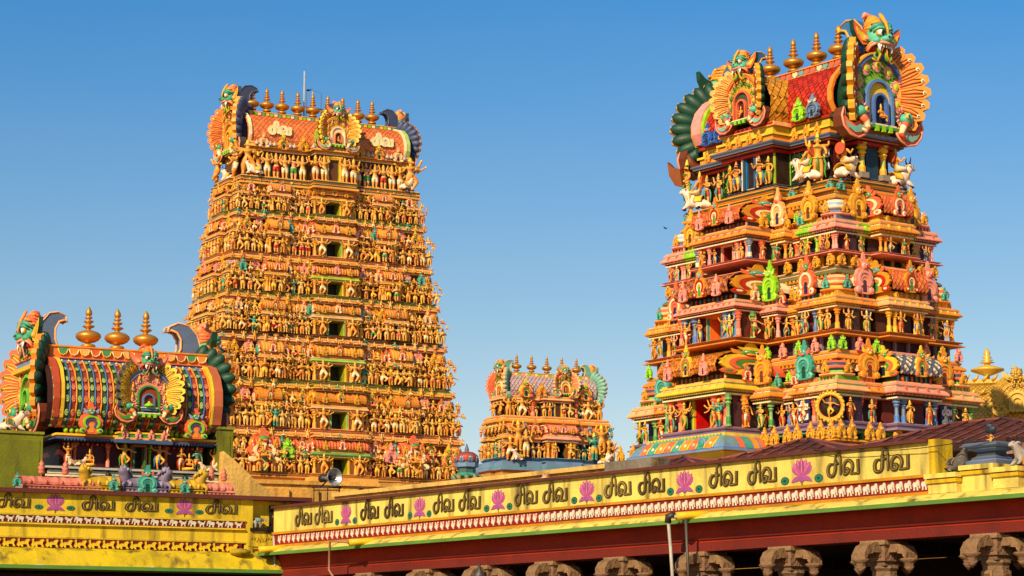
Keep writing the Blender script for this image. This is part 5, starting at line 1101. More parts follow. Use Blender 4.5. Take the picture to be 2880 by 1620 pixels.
for x in (-1.45, 1.5): sobj('deity_figure', fig_mesh('raise', 3, 1), FINE, sh, T(x, -.05, 6.06) @ S(.66, .6, .66), k=.72)
for x in (-.72, -.3, .5, .82): sobj('oil_lamp', G().lathe([(.05, 0), (.06, .03), (.02, .06), (.06, .11), (.055, .13), (.02, .16)], 8, C('2A2420')), IRON, sh, T(x, -.28, 5.80))
# olive side walls
for nm, x0, x1, y0, y1, zt, lb in (('side_wall', -3.3, -2.02, -.30, 1.4, 6.42, 'olive green masonry block left of the barrel-roofed shrine, carrying a lying bull'), ('side_wall', 1.50, 1.79, -.30, .9, 6.69, 'narrow olive green pier right of the barrel-roofed shrine, beside the sloping plaster wall')):
    g = G(); g.box(x0, x1, y0, y1, 4.5, zt, C('7A7A1A')); g.box(x0 - .02, x1 + .02, y0 - .03, y1, zt, zt + .05, C('8A8A2A')); g.box(x0 + .06, x1 - .06, y0 - .012, y0, 4.9, zt - .12, C('70721A'))
    o = obj(nm, g, PLASTER); o.location = (-7.187, 48.0, 0); o.rotation_euler = (0, 0, R(27)); tag(o, lb, 'wall')
def place(o, org, ang, x, y, z, a=0, s=1.):
    c, d = math.cos(R(ang)), math.sin(R(ang)); o.location = (org[0] + c * x - d * y, org[1] + d * x + c * y, z); o.rotation_euler = (0, 0, R(ang + a)); o.scale = (s, s, s); return o
SH = ((-7.187, 48.0), 27.)
def bull_thing(label, body, rug, trim, org, x, y, z, a, s):
    return tag(place(obj('bull_statue', bull_full(body, DARK, rug, trim), FINE), org[0], org[1], x, y, z, a, s), label, 'statue', 'lying bull statues')
bull_thing('cream lying bull statue with a small green rider cloth on the olive block', C('E4C8A8'), C('4A6A3A'), GOLD, SH, -2.52, .1, 6.47, 180, .66)

# row of miniature vaults standing on the left roof in front of the shrine
def mini_vault(x0, x1, z0, h, c, c2, kd, label, beasts):
    r = thing('miniature_vault', label, 'ornament', (0, 0, 0), 0, 'miniature vaults along the left roof'); place(r, SH[0], SH[1], (x0 + x1) / 2, -1.35, z0)
    L = (x1 - x0) / 2; g = G(); ry = .24; n = int(L / .035)
    A = arc(1, -15, 195, 10); V = [(-L + 2 * L * i / n, -ry * a[0] * -1 if False else a[0] * ry, h * .42 + a[1] * h * .42 + (.01 if i % 2 else 0)) for i in range(n + 1) for a in A]; m = len(A)
    g.raw(V, [(i * m + j, (i + 1) * m + j, (i + 1) * m + j + 1, i * m + j + 1) for i in range(n) for j in range(m - 1)], [c if i % 3 else c2 for i in range(n) for j in range(m - 1)])
    for i in range(max(4, n // 4)): g.ell(-L + 2 * L * (i + .5) / max(4, n // 4), -ry * .98, h * .46, .035, .03, h * .14, c2, 6, 4)
    obj('vault', g, FINE, r)
    g = G(); g.box(-L, L, -ry - .05, ry + .05, 0, h * .08, c2); g.box(-L, L, -ry - .02, ry, h * .08, h * .2, c)
    for i in range(int(L / .04)): x = -L + 2 * L * (i + .5) / int(L / .04); g.box(x - .02, x + .02, -ry - .045, -ry - .02, h * .08, h * .2, c2)
    g.box(-L, L, -ry - .06, ry, h * .2, h * .26, c); obj('base', g, FINE, r)
    for s in beasts:
        g = G(); sk = [(s * (L - .04), -.05, h * .2), (s * (L - .02), -.10, h * .6), (s * (L + .0), -.14, h * .92), (s * (L + .05), -.18, h * 1.12), (s * (L + .10), -.22, h * 1.08)]
        g.tube(sk, [.11, .12, .10, .085, .05], 9, c); g.ell(s * (L + .01), -.15, h * 1.18, .085, .08, .075, c2, 8, 5)
        for k in range(9): q = k * .7; g.ell(s * (L - .06 + .07 * math.cos(q)), -.13 + .10 * math.sin(q), h * (.75 + .06 * k), .032, .032, .036, [c, c2][k % 2], 6, 4)
        for k in range(5): g.tube([(s * (L - .02 + .02 * k), -.12, h * 1.25), (s * (L - .06 + .03 * k), -.12, h * (1.42 - .03 * abs(k - 2)))], [.028, .006], 5, c)
        for u in (-1, 1): g.tube([(s * (L + .0), -.14 + u * .09, h * .55), (s * (L + .07), -.17 + u * .10, h * .38), (s * (L + .04), -.17 + u * .1, h * .15)], [.045, .035, .03], 6, c)
        for u in (-1, 1): g.ell(s * (L + .05), -.14 + u * .05, h * 1.3, .02, .02, .04, c, 5, 4); g.ell(s * (L + .08), -.14 + u * .045, h * 1.17, .016, .014, .016, WHITE, 5, 4)
        obj('beast', g, FINE, r)
    if kd: obj('arch_ornament', kudu(KP[kd]), FINE, r, T(0, -ry - .06, 0) @ S(h * 1.1, h * .7, h * .95))
    return r
mini_vault(-2.75, -1.28, 5.28, .30, C('D8806A'), C('C86A52'), None, 'pink miniature vault below the lion-masked gable, at the left end of its row', ())
mini_vault(-1.56, -.90, 5.28, .36, C('B8901E'), C('D8AA2A'), None, 'gold miniature vault between the long pink one and the purple one', (-1,))
mini_vault(-.80, .0, 5.28, .37, C('7A6A80'), C('9A8A98'), 'teal', 'purple grey miniature vault with a big teal arch and two rearing beasts', (-1, 1))
mini_vault(.06, .72, 5.28, .36, C('B8901E'), C('D8AA2A'), None, 'gold miniature vault between the purple one and the short pink one', (1,))
mini_vault(.80, 1.36, 5.28, .32, C('D88A74'), C('C8705A'), None, 'short pink miniature vault beside the narrow olive pier', ())
for x, s, lb in ((-1.08, .20, 'small teal arch ornament in front of the gold vault, left of the big teal arch'), (.30, .20, 'small teal arch ornament in front of the gold vault, right of the big teal arch'), (-2.9, .18, 'small dark teal arch ornament against the olive block')):
    tag(place(obj('arch_ornament', kudu(KP['teal']), FINE), SH[0], SH[1], x, -1.75, 5.30, 0, s), lb, 'ornament', 'teal arch ornaments on the left roof')
for x in (-2.35, -1.9, -1.55, .95, 1.2):
    tag(place(obj('bud_ornament', G().lathe([(.06, 0), (.09, .05), (.07, .12), (.1, .16), (.05, .22), (.07, .26), (.01, .34)], 8, [C('D8806A'), C('C86A52')]), FINE), SH[0], SH[1], x, -1.4, 5.58, 0, .75), 'pink bud ornament standing on a pink miniature vault', 'ornament', 'pink buds on the miniature vaults')

# ================================================================== left gallery (nearer yellow facade)
LW = ((-4.4388, 43.827), 24.7)
pg = thing('gallery', 'deep yellow gallery facade with two animal friezes, below the barrel-roofed shrine', 'gallery', (-4.4388, 43.827, 0), 24.7, 'lettered yellow galleries round the tank')
YW, YW2, OCH, BRN, GRN, RDB = C('D8B828'), C('C7A526'), C('B4780F'), C('5A2A20'), C('567F30'), C('6E1A10')
X0, X1 = -9.0, -.27
g = G(); g.box(X0, X1, 0, .35, 4.59, 4.95, YW); obj('parapet', g, PLASTER, pg)
g = G(); g.box(X0, .95, -.10, .9, 4.95, 5.02, BRN); obj('coping', g, SHEET, pg)
g = G(); g.box(X0, X1, -.02, .3, 4.44, 4.59, RDB); g.box(X0, X1, -.04, .3, 4.57, 4.60, YW2); g.box(X0, X1, -.05, .3, 4.42, 4.445, YW); fz = obj('frieze', g, REDPAINT, pg)
g = G(); g.box(X0, X1, .0, .3, 4.22, 4.42, YW); g.box(X0, X1, -.03, .3, 4.19, 4.22, YW2); g.box(X0, X1 - .05, -.02, .3, 4.03, 4.19, RDB); obj('wall', g, PLASTER, pg)
EL = [(0, .55), (.05, .72), (.18, .80), (.40, .80), (.55, .86), (.66, 1.0), (.78, 1.02), (.88, .95), (.97, .80), (1.0, .55), (1.02, .30), (1.08, .22), (1.04, .16), (.94, .22), (.89, .45), (.82, .56), (.74, .45), (.72, .30), (.78, 0), (.62, 0), (.57, .32), (.36, .34), (.31, .20), (.29, 0), (.11, 0), (.14, .25), (.05, .40)]
PC = [(.10, .30), (.25, .16), (.42, .14), (.40, 0), (.55, 0), (.56, .16), (.70, .30), (.78, .52), (.74, .72), (.84, .80), (.76, .92), (.64, .94), (.58, .80), (.62, .60), (.52, .50), (.40, .62), (.30, .85), (.12, .92), (.20, .72), (.04, .70), (.16, .54), (.0, .44)]
LI = [(0, .62), (.06, .80), (.16, .70), (.10, .48), (.24, .40), (.20, 0), (.32, 0), (.36, .30), (.60, .26), (.62, 0), (.76, 0), (.74, .34), (.86, .50), (.98, .54), (1.02, .74), (.90, .92), (.76, .90), (.66, .72), (.40, .64), (.26, .62), (.14, .86), (.02, .90)]
YA = [(0, .2), (.10, .55), (.05, .85), (.18, .95), (.2, .7), (.22, .5), (.40, .62), (.60, .60), (.72, .80), (.88, .88), (1.0, .74), (.92, .60), (.86, .40), (.96, .10), (1.02, 0), (.84, 0), (.76, .26), (.60, .30), (.44, .26), (.50, .02), (.36, 0), (.28, .22), (.14, .0)]
CRM = C('CEC3AC')
def relief(nm, out, c, t): return template(nm, lambda: G().plate(out, -t, 0, c))
i = 0; x = X1 - .05
while x > -8.2:
    M = T(x, -.02, 4.455); nm = 'elephant_relief' if i % 2 else 'lion_relief'
    obj(nm, relief(nm + '|w', [(a, b) for a, b in (EL if i % 2 else LI)], CRM, .12), FINE, fz, M @ S(-.14, .12, .115)); x -= .168; i += 1
x = X1 - .35
while x > -8.4: obj('beast_relief', relief('beast_relief|y', YA, C('D8B41C'), .3), FINE, pg, T(x, -.015, 4.035) @ S(.22, .12, .155)); x -= .245
g = G()   # the rolled eave with its green lip
PR = [(.0, 4.03), (.10, 4.02), (.22, 3.97), (.34, 3.88), (.42, 3.78), (.47, 3.71)]
n = 56
V = []; F = []; cc = []
for i in range(n + 1):
    xx = X0 + (.28 - X0) * i / n
    for k, (o, z) in enumerate(PR): V.append((xx, -o, z + .006 * math.sin(i * 1.7) + (.012 if i % 6 == 0 else 0)))
m = len(PR)
for i in range(n):
    for k in range(m - 1): F.append((i * m + k, i * m + k + 1, (i + 1) * m + k + 1, (i + 1) * m + k)); cc.append(C('CDB016') if i % 12 < 6 else C('C6A81C'))
g.raw(V, F, cc); g.box(X0, .28, -.40, .2, 3.68, 3.70, C('3A2A1A')); g.raw([(.28, -o, z) for o, z in PR] + [(.28, .1, 3.71), (.28, .1, 4.03)], [tuple(range(m + 2))], C('C6A81C'))
obj('eave', g, PLASTER, pg)
g = G(); g.box(X0, .30, -.50, -.44, 3.655, 3.715, GRN); g.box(X0, .30, -.44, .1, 3.65, 3.68, C('4A6A1A')); obj('eave_lip', g, FINE, pg)
g = G(); g.box(X0, .3, .15, .5, 3.0, 3.66, C('2A1A22')); g.box(X0, .3, .15, 3.0, 3.6, 3.66, C('1A1014')); obj('lintel', g, STONE, pg)
def lettering(par, x, z, sx, sz, c=C('3E2E18'), c2=C('8A7038')): obj('lettering', word(c, c2, rnd.uniform(.085, .10), .004, sx, .02), PLASTER, par, T(x, -.002, z) @ S(sx, 1, sz))
for x in (-4.65, -3.18, -2.42, -.98, -5.5, -6.9): lettering(pg, x, 4.70, .28, .17)
def lotus(par, x, z, w, h):
    g = G(); pet = lambda a, l, b: [(l * math.sin(a) * .0 + .0, 0)]
    def petal(a, l, b, c, y):
        ca, sa = math.cos(a), math.sin(a); P = [(-.0, 0), (-b, l * .45), (-b * .85, l * .75), (0, l), (b * .85, l * .75), (b, l * .45)]
        g.plate([(p * ca + q * sa, .22 + q * ca - p * sa) for p, q in P], y - .002, y, c)
        stroke(g, [(q * sa, .22 + q * ca) for q in (l * .2, l * .9)], .012, y - .002, .001, C('CC88A6'))
    for k, (a, l, b) in enumerate(((-44, .62, .13), (44, .62, .13), (-31, .72, .14), (31, .72, .14), (-15, .77, .14), (15, .77, .14), (0, .80, .13))): petal(R(a), l, b, [C('A04474'), C('AA4E7C'), C('B45C86')][k % 3], -.001 * k)
    for s in (-1, 1): g.plate([(s * .06, .28), (s * .26, .26), (s * .40, .12), (s * .44, .02), (s * .24, .05), (s * .08, .10)], -.011, -.008, C('A44E88'))
    g.disc(0, .15, -.008, .13, .006, C('9A4888'), 12); g.box(-.02, .02, -.004, 0, -.12, .04, C('1E4A3A'))
    obj('lotus_emblem', g, FINE, par, T(x, -.001, z) @ S(w, 1, h))
def leafdisc(par, x, z, w, h):
    g = G(); g.lathe([(1, 0), (1, .004)], 18, C('0E3A2A'), RX(90), 0., False); g.lathe([(.86, .004), (.86, .006)], 18, C('1E6A54'), RX(90), 0., False); g.lathe([(.34, .006), (.34, .008)], 10, C('0C3A30'), RX(90), 0., False); obj('leaf_disc', g, FINE, par, T(x, -.001, z) @ S(w, 1, h))
for x in (-3.65, -1.37, -5.93):
    lotus(pg, x, 4.655, .36, .29); leafdisc(pg, x - .28, 4.715, .075, .042); leafdisc(pg, x + .27, 4.71, .075, .042)
# corner recess with its ledge
g = G(); g.box(X1, 1.0, .16, .5, 4.40, 4.95, YW); g.box(X1, -.12, .0, .3, 3.7, 4.95, YW); g.box(X1, .75, .02, .4, 4.10, 4.41, YW); g.box(-.20, .30, -.01, .02, 4.14, 4.38, C('CFAE20')); g.box(X1, .8, .06, .4, 3.7, 4.10, YW); g.box(.62, .70, -.06, .3, 4.42, 4.93, C('5A4A58'))
for i in range(9): g.tube([(-.16 + .05 * i, -.012, 4.28 + .05 * math.sin(i * 2.1)), (-.14 + .05 * i, -.02, 4.24 + .03 * math.cos(i)), (-.12 + .05 * i, -.012, 4.30)], .008, 4, C('B8961A'))
g.ell(-.42, -.22, 4.02, .20, .20, .07, C('A88A1A'), 10, 6); g.box(-.5, -.3, -.2, .05, 3.9, 4.0, C('5A4A1A'))
obj('corner_wall', g, PLASTER, pg)
def on_base(nm, label, cat, x, y, z, w, d, h, bc): 
    r = thing(nm, label, cat, (0, 0, 0)); place(r, LW[0], LW[1], x, y, z); obj('base', G().box(-w / 2, w / 2, -d / 2, d / 2, 0, h, bc), STONE, r); return r
EG = elephant_g(); EM = EG.mesh('elephant_body')
for x, a, hc, lb in ((-.02, 180, C('3A9AB0'), 'small grey elephant statue with a turquoise saddle cloth, trunk raised, in the wall corner'), (.60, 0, C('C86A5A'), 'small grey elephant statue with a red and white saddle cloth, right of the seated figure')):
    r = on_base('elephant_statue', lb, 'statue', x, .02, 4.41, .30, .16, .05, C('1A1210')); r['group'] = 'elephant statues in the wall corner'
    b = obj('body', EM, FINE, r, T(0, 0, .05) @ RZ(a) @ S(.20)); g = G()
    V = [(xx, -.29 * math.cos(q), .62 + .30 * math.sin(q)) for xx in (-.05, .30) for q in [math.pi * k / 8 for k in range(9)]]; g.raw(V, [(k, k + 1, k + 10, k + 9) for k in range(8)], hc)
    for xx in (-.05, .12, .30): g.tube([(xx, -.295 * math.cos(q), .62 + .305 * math.sin(q)) for q in [math.pi * k / 8 for k in range(9)]], .018, 4, YEL if xx != .12 else CREAM)
    obj('saddle_cloth', g, FINE, b)
r = on_base('seated_statue', 'painted statue of a seated bare-chested deity on a black base in the wall corner', 'statue', .32, -.02, 4.38, .30, .2, .12, C('120C0C'))
obj('body', G().add(fig_g('sit', 1), None, [C('C8845A'), C('2A6A4A'), DARK, DARK, DARK]), FINE, r, T(0, .02, .115) @ S(.42, .40, .42))
obj('garland', G().tube([(.06 * math.cos(a), -.045, .30 - .06 * math.sin(a)) for a in [math.pi * k / 6 for k in range(7)]], .008, 5, YEL), FINE, r); obj('backdrop', G().box(-.10, .13, .12, .15, .1, .5, C('2A2018')), STONE, r)

# ================================================================== right gallery: long lettered parapet, red beam, stone pillars
RW = ((5.3817, 32.0), -51.)
cg = thing('gallery', 'long yellow colonnade with dark lettering, pink lotuses and an elephant frieze over a red beam', 'gallery', (5.3817, 32.0, 0), -51, 'lettered yellow galleries round the tank')
X0 = -15.2
YR = C('D8C05C')
g = G(); g.box(X0, .14, 0, .25, 4.37, 4.80, YR); g.box(.0, .16, -.02, .26, 4.37, 4.83, C('D9B21A')); obj('parapet', g, PLASTER, cg)
obj('coping', G().box(X0, .0, -.07, .32, 4.80, 4.845, BRN), SHEET, cg)
g = G(); g.box(X0, .02, -.02, .2, 4.16, 4.345, C('7E1A10')); g.box(X0, .02, -.045, .2, 4.345, 4.385, OCH); g.box(X0, .02, -.055, .2, 4.12, 4.16, OCH); fz = obj('frieze', g, REDPAINT, cg)
x = -.13; i = 0
while x > X0 + .1:
    if x > -7.9: obj('elephant_relief', relief('elephant_relief|w', EL, CRM, .12), FINE, fz, T(x, -.02, 4.185) @ S(.116, .12, .135))
    else: obj('peacock_relief', relief('peacock_relief|w', PC, C('E0BFA8'), .12), FINE, fz, T(x, -.02, 4.185) @ S(.125, .12, .145))
    x -= .146
g = G(); PR = [(.0, 4.125), (.10, 4.115), (.20, 4.085), (.28, 4.04), (.31, 4.015)]
g.raw([(xx, -o, z) for xx in (X0, 2.6) for o, z in PR], [(k, k + 1, 5 + k + 1, 5 + k) for k in range(4)], C('D8BE58')); g.box(X0, 2.6, -.28, .2, 3.99, 4.01, C('4A5A1A')); obj('eave', g, PLASTER, cg)
obj('eave_lip', G().box(X0, 2.6, -.335, -.28, 3.965, 4.018, GRN), FINE, cg)
g = G(); g.box(X0, 2.6, -.03, .3, 3.70, 3.99, C('98280F')); g.box(X0, 2.6, -.055, .3, 3.735, 3.755, C('5A180C')); g.box(X0, 2.6, -.05, .3, 3.575, 3.695, C('6A2014')); g.box(X0, 2.6, -.01, .3, 3.695, 3.70, DARK); obj('beam', g, REDPAINT, cg)
for x, sx in ((-14.51, .247), (-13.92, .263), (-12.56, .253), (-11.89, .263), (-10.56, .273), (-9.88, .273), (-8.47, .273), (-7.78, .283), (-6.35, .293), (-5.6, .283), (-4.1, .283), (-3.32, .278), (-1.81, .293), (-.97, .313)): lettering(cg, x, 4.475, sx, .215, *rnd.choice([(C('463618'), C('8A7438')), (C('54421E'), C('9A8448')), (C('3C2E18'), C('745E30'))]))
for x, w in ((-13.0, .9), (-10.93, .9), (-8.89, 1.), (-6.77, 1.), (-4.62, 1.05), (-2.29, 1.12)):
    lotus(cg, x, 4.425, .40 * w, .33); leafdisc(cg, x - .29 * w, 4.465, .07 * w, .056); leafdisc(cg, x + .28 * w, 4.465, .07 * w, .056)
# low end piers beyond the parapet
g = G(); g.box(.16, 3.0, .0, .5, 4.12, 4.28, YR)
for x0, x1, zt, y0 in ((.05, .52, 4.37, -.10), (.56, 1.06, 4.45, -.02), (1.12, 1.52, 4.38, -.10)):
    g.box(x0, x1, y0, .45, 4.12, zt - .08, YR); g.box(x0 - .02, x1 + .02, y0 - .03, .45, zt - .12, zt - .07, C('C8A018')); g.box(x0 - .03, x1 + .03, y0 - .05, .5, zt - .06, zt, YR)
    for k in range(12): xx = x0 + (x1 - x0) * (k + .5) / 12; g.box(xx - .01, xx + .01, y0 - .04, y0, zt - .07, zt - .055, BRN)
obj('end_pier', g, PLASTER, cg); g = G(); g.box(1.54, 3.2, -.02, .25, 4.12, 4.40, C('7E1A10')); g.box(1.54, 3.2, -.03, .25, 4.40, 4.5, OCH); fe = obj('frieze', g, REDPAINT, cg); obj('elephant_relief', relief('elephant_relief|w', EL, CRM, .12), FINE, fe, T(1.60, -.02, 4.22) @ S(.15, .12, .15))
# stone pillars with hanging bracket capitals
def capital_g():
    g = G(); g.box(-.19, .19, -.19, .19, -.27, 0, C('86644A')); g.box(-.22, .22, -.22, .22, -.06, 0, C('8E7050')); g.box(-.16, .16, -.16, .16, -.33, -.27, C('745A42'))
    for k in range(3): g.box(-.15 + .11 * k, -.09 + .11 * k, -.205, -.19, -.22, -.08, C('6E543C'))
    for a in (0, 90, 180, 270):
        t = G(); P = [(.18, -.02), (.30, -.03), (.42, -.08), (.48, -.17)]
        for (x0, z0), (x1, z1) in zip(P, P[1:]):
            w = .11; t.raw([(x0, -w, z0), (x0, w, z0), (x1, w, z1), (x1, -w, z1), (x0, -w, z0 - .17 + x0 * .1), (x0, w, z0 - .17 + x0 * .1), (x1, w, z1 - .14 + x1 * .08), (x1, -w, z1 - .14 + x1 * .08)], [(0, 1, 2, 3), (7, 6, 5, 4), (0, 3, 7, 4), (1, 5, 6, 2), (2, 6, 7, 3)], C('886848'))
        t.lathe([(.10, 0), (.13, -.02), (.08, -.06), (.06, -.09), (.075, -.11), (.04, -.16), (.005, -.20)], 8, [C('86644A'), C('6E543C')], T(.44, 0, -.24))
        t.box(.2, .34, -.13, .13, -.16, -.10, C('7E6042'), .0, .02); g.add(t, RZ(a))
    return g
def shaft_g():
    g = G(); r = .185; g.lathe([(r, -.33), (r * 1.06, -.36), (r * .92, -.40), (r * .92, -.75), (r * 1.08, -.80), (r * .95, -.84), (r * .92, -2.0), (r * 1.2, -2.06), (r * 1.2, -2.9)], 8, [C('806448'), C('70563E')], None, R(22.5), False)
    for k in range(4):
        t = G().box(-.08, .08, -.175, -.16, -.62, -.46, C('8E7050')); t.box(-.04, .04, -.185, -.175, -.58, -.50, C('6A4626')); g.add(t, RZ(90 * k))
    return g
CAPM, SHM = capital_g().mesh('capital'), shaft_g().mesh('pillar')
for x in (-14.0, -12.38, -10.79, -9.28, -7.69, -6.09, -4.37, -2.67, -.96, .92, 2.6):
    p = obj('pillar', SHM, STONE, cg, T(x, .14, 3.575)); obj('capital', CAPM, STONE, p)
for x in (-12.0, -8.4, -4.9, -1.4, 1.6):
    p = obj('inner_pillar', SHM, STONE, cg, T(x, 2.6, 3.5))
g = G(); g.box(X0 - 1, 3.2, 4.2, 4.4, .7, 3.6, C('1E1410')); g.box(X0 - 1, 3.2, .3, 4.4, 3.62, 3.70, C('1A120E')); g.box(X0 - 1, 3.2, .3, 4.4, 3.70, 4.30, C('6A5030')); g.box(X0 - 1, X0 - .8, 0, 4.4, .7, 3.6, C('1E1410')); g.box(3.0, 3.2, 0, 4.4, .7, 3.6, C('1E1410')); g.box(X0 - 1, 3.2, -.6, 4.4, .3, .7, C('4A3A2A'))  # inner walls and ceiling coloured near black: deep shade put into the stone colour
for x in (-12.0, -8.4, -4.9, -1.4, 1.6): g.box(x - .15, x + .15, .3, 4.2, 3.45, 3.62, C('241812'))
obj('hall', g, STONE, cg)
# water spouts through the eave, with their pipes
def spout(x, label):
    r = thing('water_spout', label, 'spout', (0, 0, 0), 0, 'yellow water spouts on the right eave'); place(r, RW[0], RW[1], x, -.06, 4.115)
    g = G(); g.tube([(.10, .02, -.02), (-.06, -.30, -.05), (-.12, -.46, -.065)], [.055, .055, .06], 10, C('D8B01A')); obj('trough', g, FINE, r); return r
r = spout(-4.12, 'yellow water spout with a bent white pipe, above the pillars'); obj('pipe', G().tube([(-.12, -.44, -.07), (-.24, -.50, -.07), (-.25, -.50, -.12), (-.23, -.48, -.5), (-.16, -.46, -1.6)], .025, 8, C('B8B0A0')), IRON, r); obj('elbow', G().tube([(-.16, -.46, -.04), (-.25, -.50, -.06), (-.255, -.50, -.15)], .05, 8, C('2A2420')), IRON, r); obj('stay', G().tube([(-.02, -.38, -.1), (.02, -.36, -1.3)], .02, 6, C('4A4438')), IRON, r)
r = spout(-12.05, 'yellow water spout with a thin copper pipe, under the peacock frieze'); obj('pipe', G().tube([(-.12, -.46, -.06), (-.55, -.55, -.02), (-.56, -.55, -.5), (-.15, -.5, -.95), (-.05, -.5, -1.3)], .022, 7, C('9A6A4A')), IRON, r)
r = spout(-14.75, 'yellow water spout next to the wall corner'); 
o = obj('drain_pipe', G().tube([(.10, -.10, 4.40), (-.30, -.14, 4.36), (-.36, -.14, 4.33), (-.42, -.40, 3.80), (-.46, -.42, 3.74), (.0, -.42, 3.66), (-.18, -.40, 3.60), (-.14, -.40, 3.2)], .022, 8, C('A89A90')), IRON); tag(place(o, LW[0], LW[1], .58, 0, 0), 'thin bent metal drain pipe hanging in the wall corner below the seated statue', 'pipe')
o = obj('lamp', G().lathe([(.02, .2), (.03, .1), (.12, 0), (.11, -.03)], 10, C('3A3430')), IRON); o.data.materials[0] = IRON; tag(place(o, RW[0], RW[1], -9.05, -.25, 3.40), 'small dark shaded lamp hanging beside a pillar capital', 'lamp')

# statues on the low end of the parapet
RWt = (RW[0], RW[1])
bull_thing('dark grey lying bull statue with a pale face beside the end of the lettered parapet', C('5E5854'), C('3A3434'), C('8A7A50'), RWt, .34, .16, 4.37, 168, .54)
bull_thing('pale grey lying bull statue right of the grey stepped pedestal', C('A0948A'), C('8A7A6A'), C('A8884A'), RWt, 1.42, .18, 4.38, 75, .50)
r = thing('pedestal', 'grey stepped stone pedestal carrying a little gilded deity with a dark hood, between two bulls', 'pedestal', (0, 0, 0)); place(r, RW[0], RW[1], .84, .22, 4.45)
g = G(); g.sweep(rect(-.20, .20, -.16, .16), [(.05, 0), (.05, .05), (.0, .07), (.0, .09), (-.05, .12), (-.05, .17), (.03, .20), (.03, .22), (.08, .24), (.08, .27), (.05, .28)], [SLATE, STEEL, C('4A5060'), SLATE, C('3A404E'), STEEL, SLATE, STEEL, SLATE, STEEL]); obj('stepped_base', g, FINE, r)
obj('deity', G().add(fig_g('sit', 1), None, FIGPAL[1]), FINE, r, T(0, 0, .27) @ S(.24, .22, .22)); obj('hood', G().ell(0, .0, .46, .09, .05, .06, C('2A3038'), 10, 6).ell(0, -.03, .50, .05, .03, .03, C('3A4450')), FINE, r)
o = obj('plaster_block', G().box(-.30, .30, -.15, .15, 0, .42, C('B8866A')).box(-.1, .1, -.1, .1, .42, .5, C('4A2A1A')), OLDWALL); tag(place(o, RW[0], RW[1], .62, .75, 4.35), 'flaking pinkish plaster block behind the dark bull, under the brown hipped roof', 'block')

# brown hipped sheet roofs behind the parapet
def hip(x0, x1, rx0, rx1, y0, y1, z0, z1, label):
    r = thing('hipped_roof', label, 'roof', (0, 0, 0), 0, 'brown hipped roofs behind the parapet'); place(r, RW[0], RW[1], 0, 0, 0)
    ym = (y0 + y1) / 2; V = [(x0, y0, z0), (x1, y0, z0), (x1, y1, z0), (x0, y1, z0), (rx0, ym, z1), (rx1, ym, z1)]
    obj('sheets', G().raw(V, [(0, 1, 5, 4), (1, 2, 5), (2, 3, 4, 5), (3, 0, 4)], C('5A2C1E')).box(x0, x1, y0, y1, z0 - .1, z0 - .002, C('3A1E16')), SHEET, r)
    g = G()
    for a, b in ((0, 4), (1, 5), (2, 5), (3, 4), (4, 5)): g.tube([V[a], V[b]], .03, 6, C('7E4030'))
    obj('ridge_cap', g, SHEET, r); g = G()
    n = int((x1 - x0) / .32)
    for k in range(1, n):        # sheet seams running up the front slope
        x = x0 + (x1 - x0) * k / n; f = min(1., (x - x0) / max(rx0 - x0, .01), (x1 - x) / max(x1 - rx1, .01)); g.tube([(x, y0 - .02, z0 + .01), (x, y0 + (ym - y0) * f, z0 + (z1 - z0) * f + .012)], .014, 4, C('74402E'))
    for k in range(1, 5): 
        f = k / 5.; y = y0 + (ym - y0) * f; xa, xb = x0 + (rx0 - x0) * f, x1 + (rx1 - x1) * f; g.tube([(xa, y, z0 + (z1 - z0) * f + .006), (xb, y, z0 + (z1 - z0) * f + .006)], .010, 4, C('3E1E16'))
    obj('seams', g, SHEET, r); g = G()
    for x in (x0 + .2, x1 - .2):
        for y in (y0 + .2, y1 - .2): g.box(x - .08, x + .08, y - .08, y + .08, 4.25, z0 - .1, C('8A6A3A'))
    obj('posts', g, PLASTER, r)
hip(-8.9, -6.0, -7.46, -7.40, 1.6, 3.5, 5.00, 5.30, 'lowest brown hipped sheet roof, under the curved painted eave of the bright tower')
hip(-6.1, -3.1, -4.72, -4.64, 1.6, 3.5, 5.02, 5.36, 'middle brown hipped sheet roof, over the lettered parapet')
hip(-4.7, .5, -3.05, -2.15, 2.6, 5.4, 5.08, 5.56, 'largest brown hipped sheet roof, darkest, behind the bull statues')

# old stained walls on the roofs
g = G(); g.box(-15.5, -6.9, 0, .3, 4.3, 5.10, C('D8A650')); g.box(-15.5, -6.9, -.06, .3, 5.10, 5.17, C('DDAF5E')); g.box(-15.5, -6.9, -.03, .3, 4.90, 4.93, C('B88038')); g.box(-8.0, -6.9, -.07, .31, 4.95, 5.19, C('7A7060'))
o = obj('roof_wall', g, OLDWALL); tag(place(o, RW[0], RW[1], 0, 1.5, 0), 'long cream roof wall behind the lettered parapet, grey patch at its far end', 'wall')
o = obj('lion_spout', G().ell(0, 0, 0, .08, .10, .09, C('C89A6A')).ell(0, -.10, -.02, .05, .05, .05, CREAM).ell(-.05, -.02, .08, .03, .03, .04, C('A87A4A')).ell(.05, -.02, .08, .03, .03, .04, C('A87A4A')), FINE); tag(place(o, RW[0], RW[1], -9.35, 1.36, 5.0), 'small cream lion head spout on the long cream roof wall', 'spout')
g = G(); g.box(-1.2, 3.6, 0, .5, 4.3, 5.70, C('D8A24A')); g.box(-1.2, 3.6, -.06, .5, 5.66, 5.74, C('D89E48'))
for x in (-.9, -.35, .25, 1.6): g.box(x, x + .4, -.08, .05, 4.4, 5.57, C('D49A44'))
o = obj('roof_wall', g, OLDWALL); o.location = (-4.45, 48.95, 0); o.rotation_euler = (0, 0, R(20)); tag(o, 'badly stained ochre roof wall below the tallest tower, behind the loudspeaker', 'wall')
V = []
for y in (0, .4): V += [(-.10, y, 4.6), (.95, y, 4.6), (.95, y, 5.47), (.60, y, 5.64), (.30, y, 5.93), (-.10, y, 6.24)]
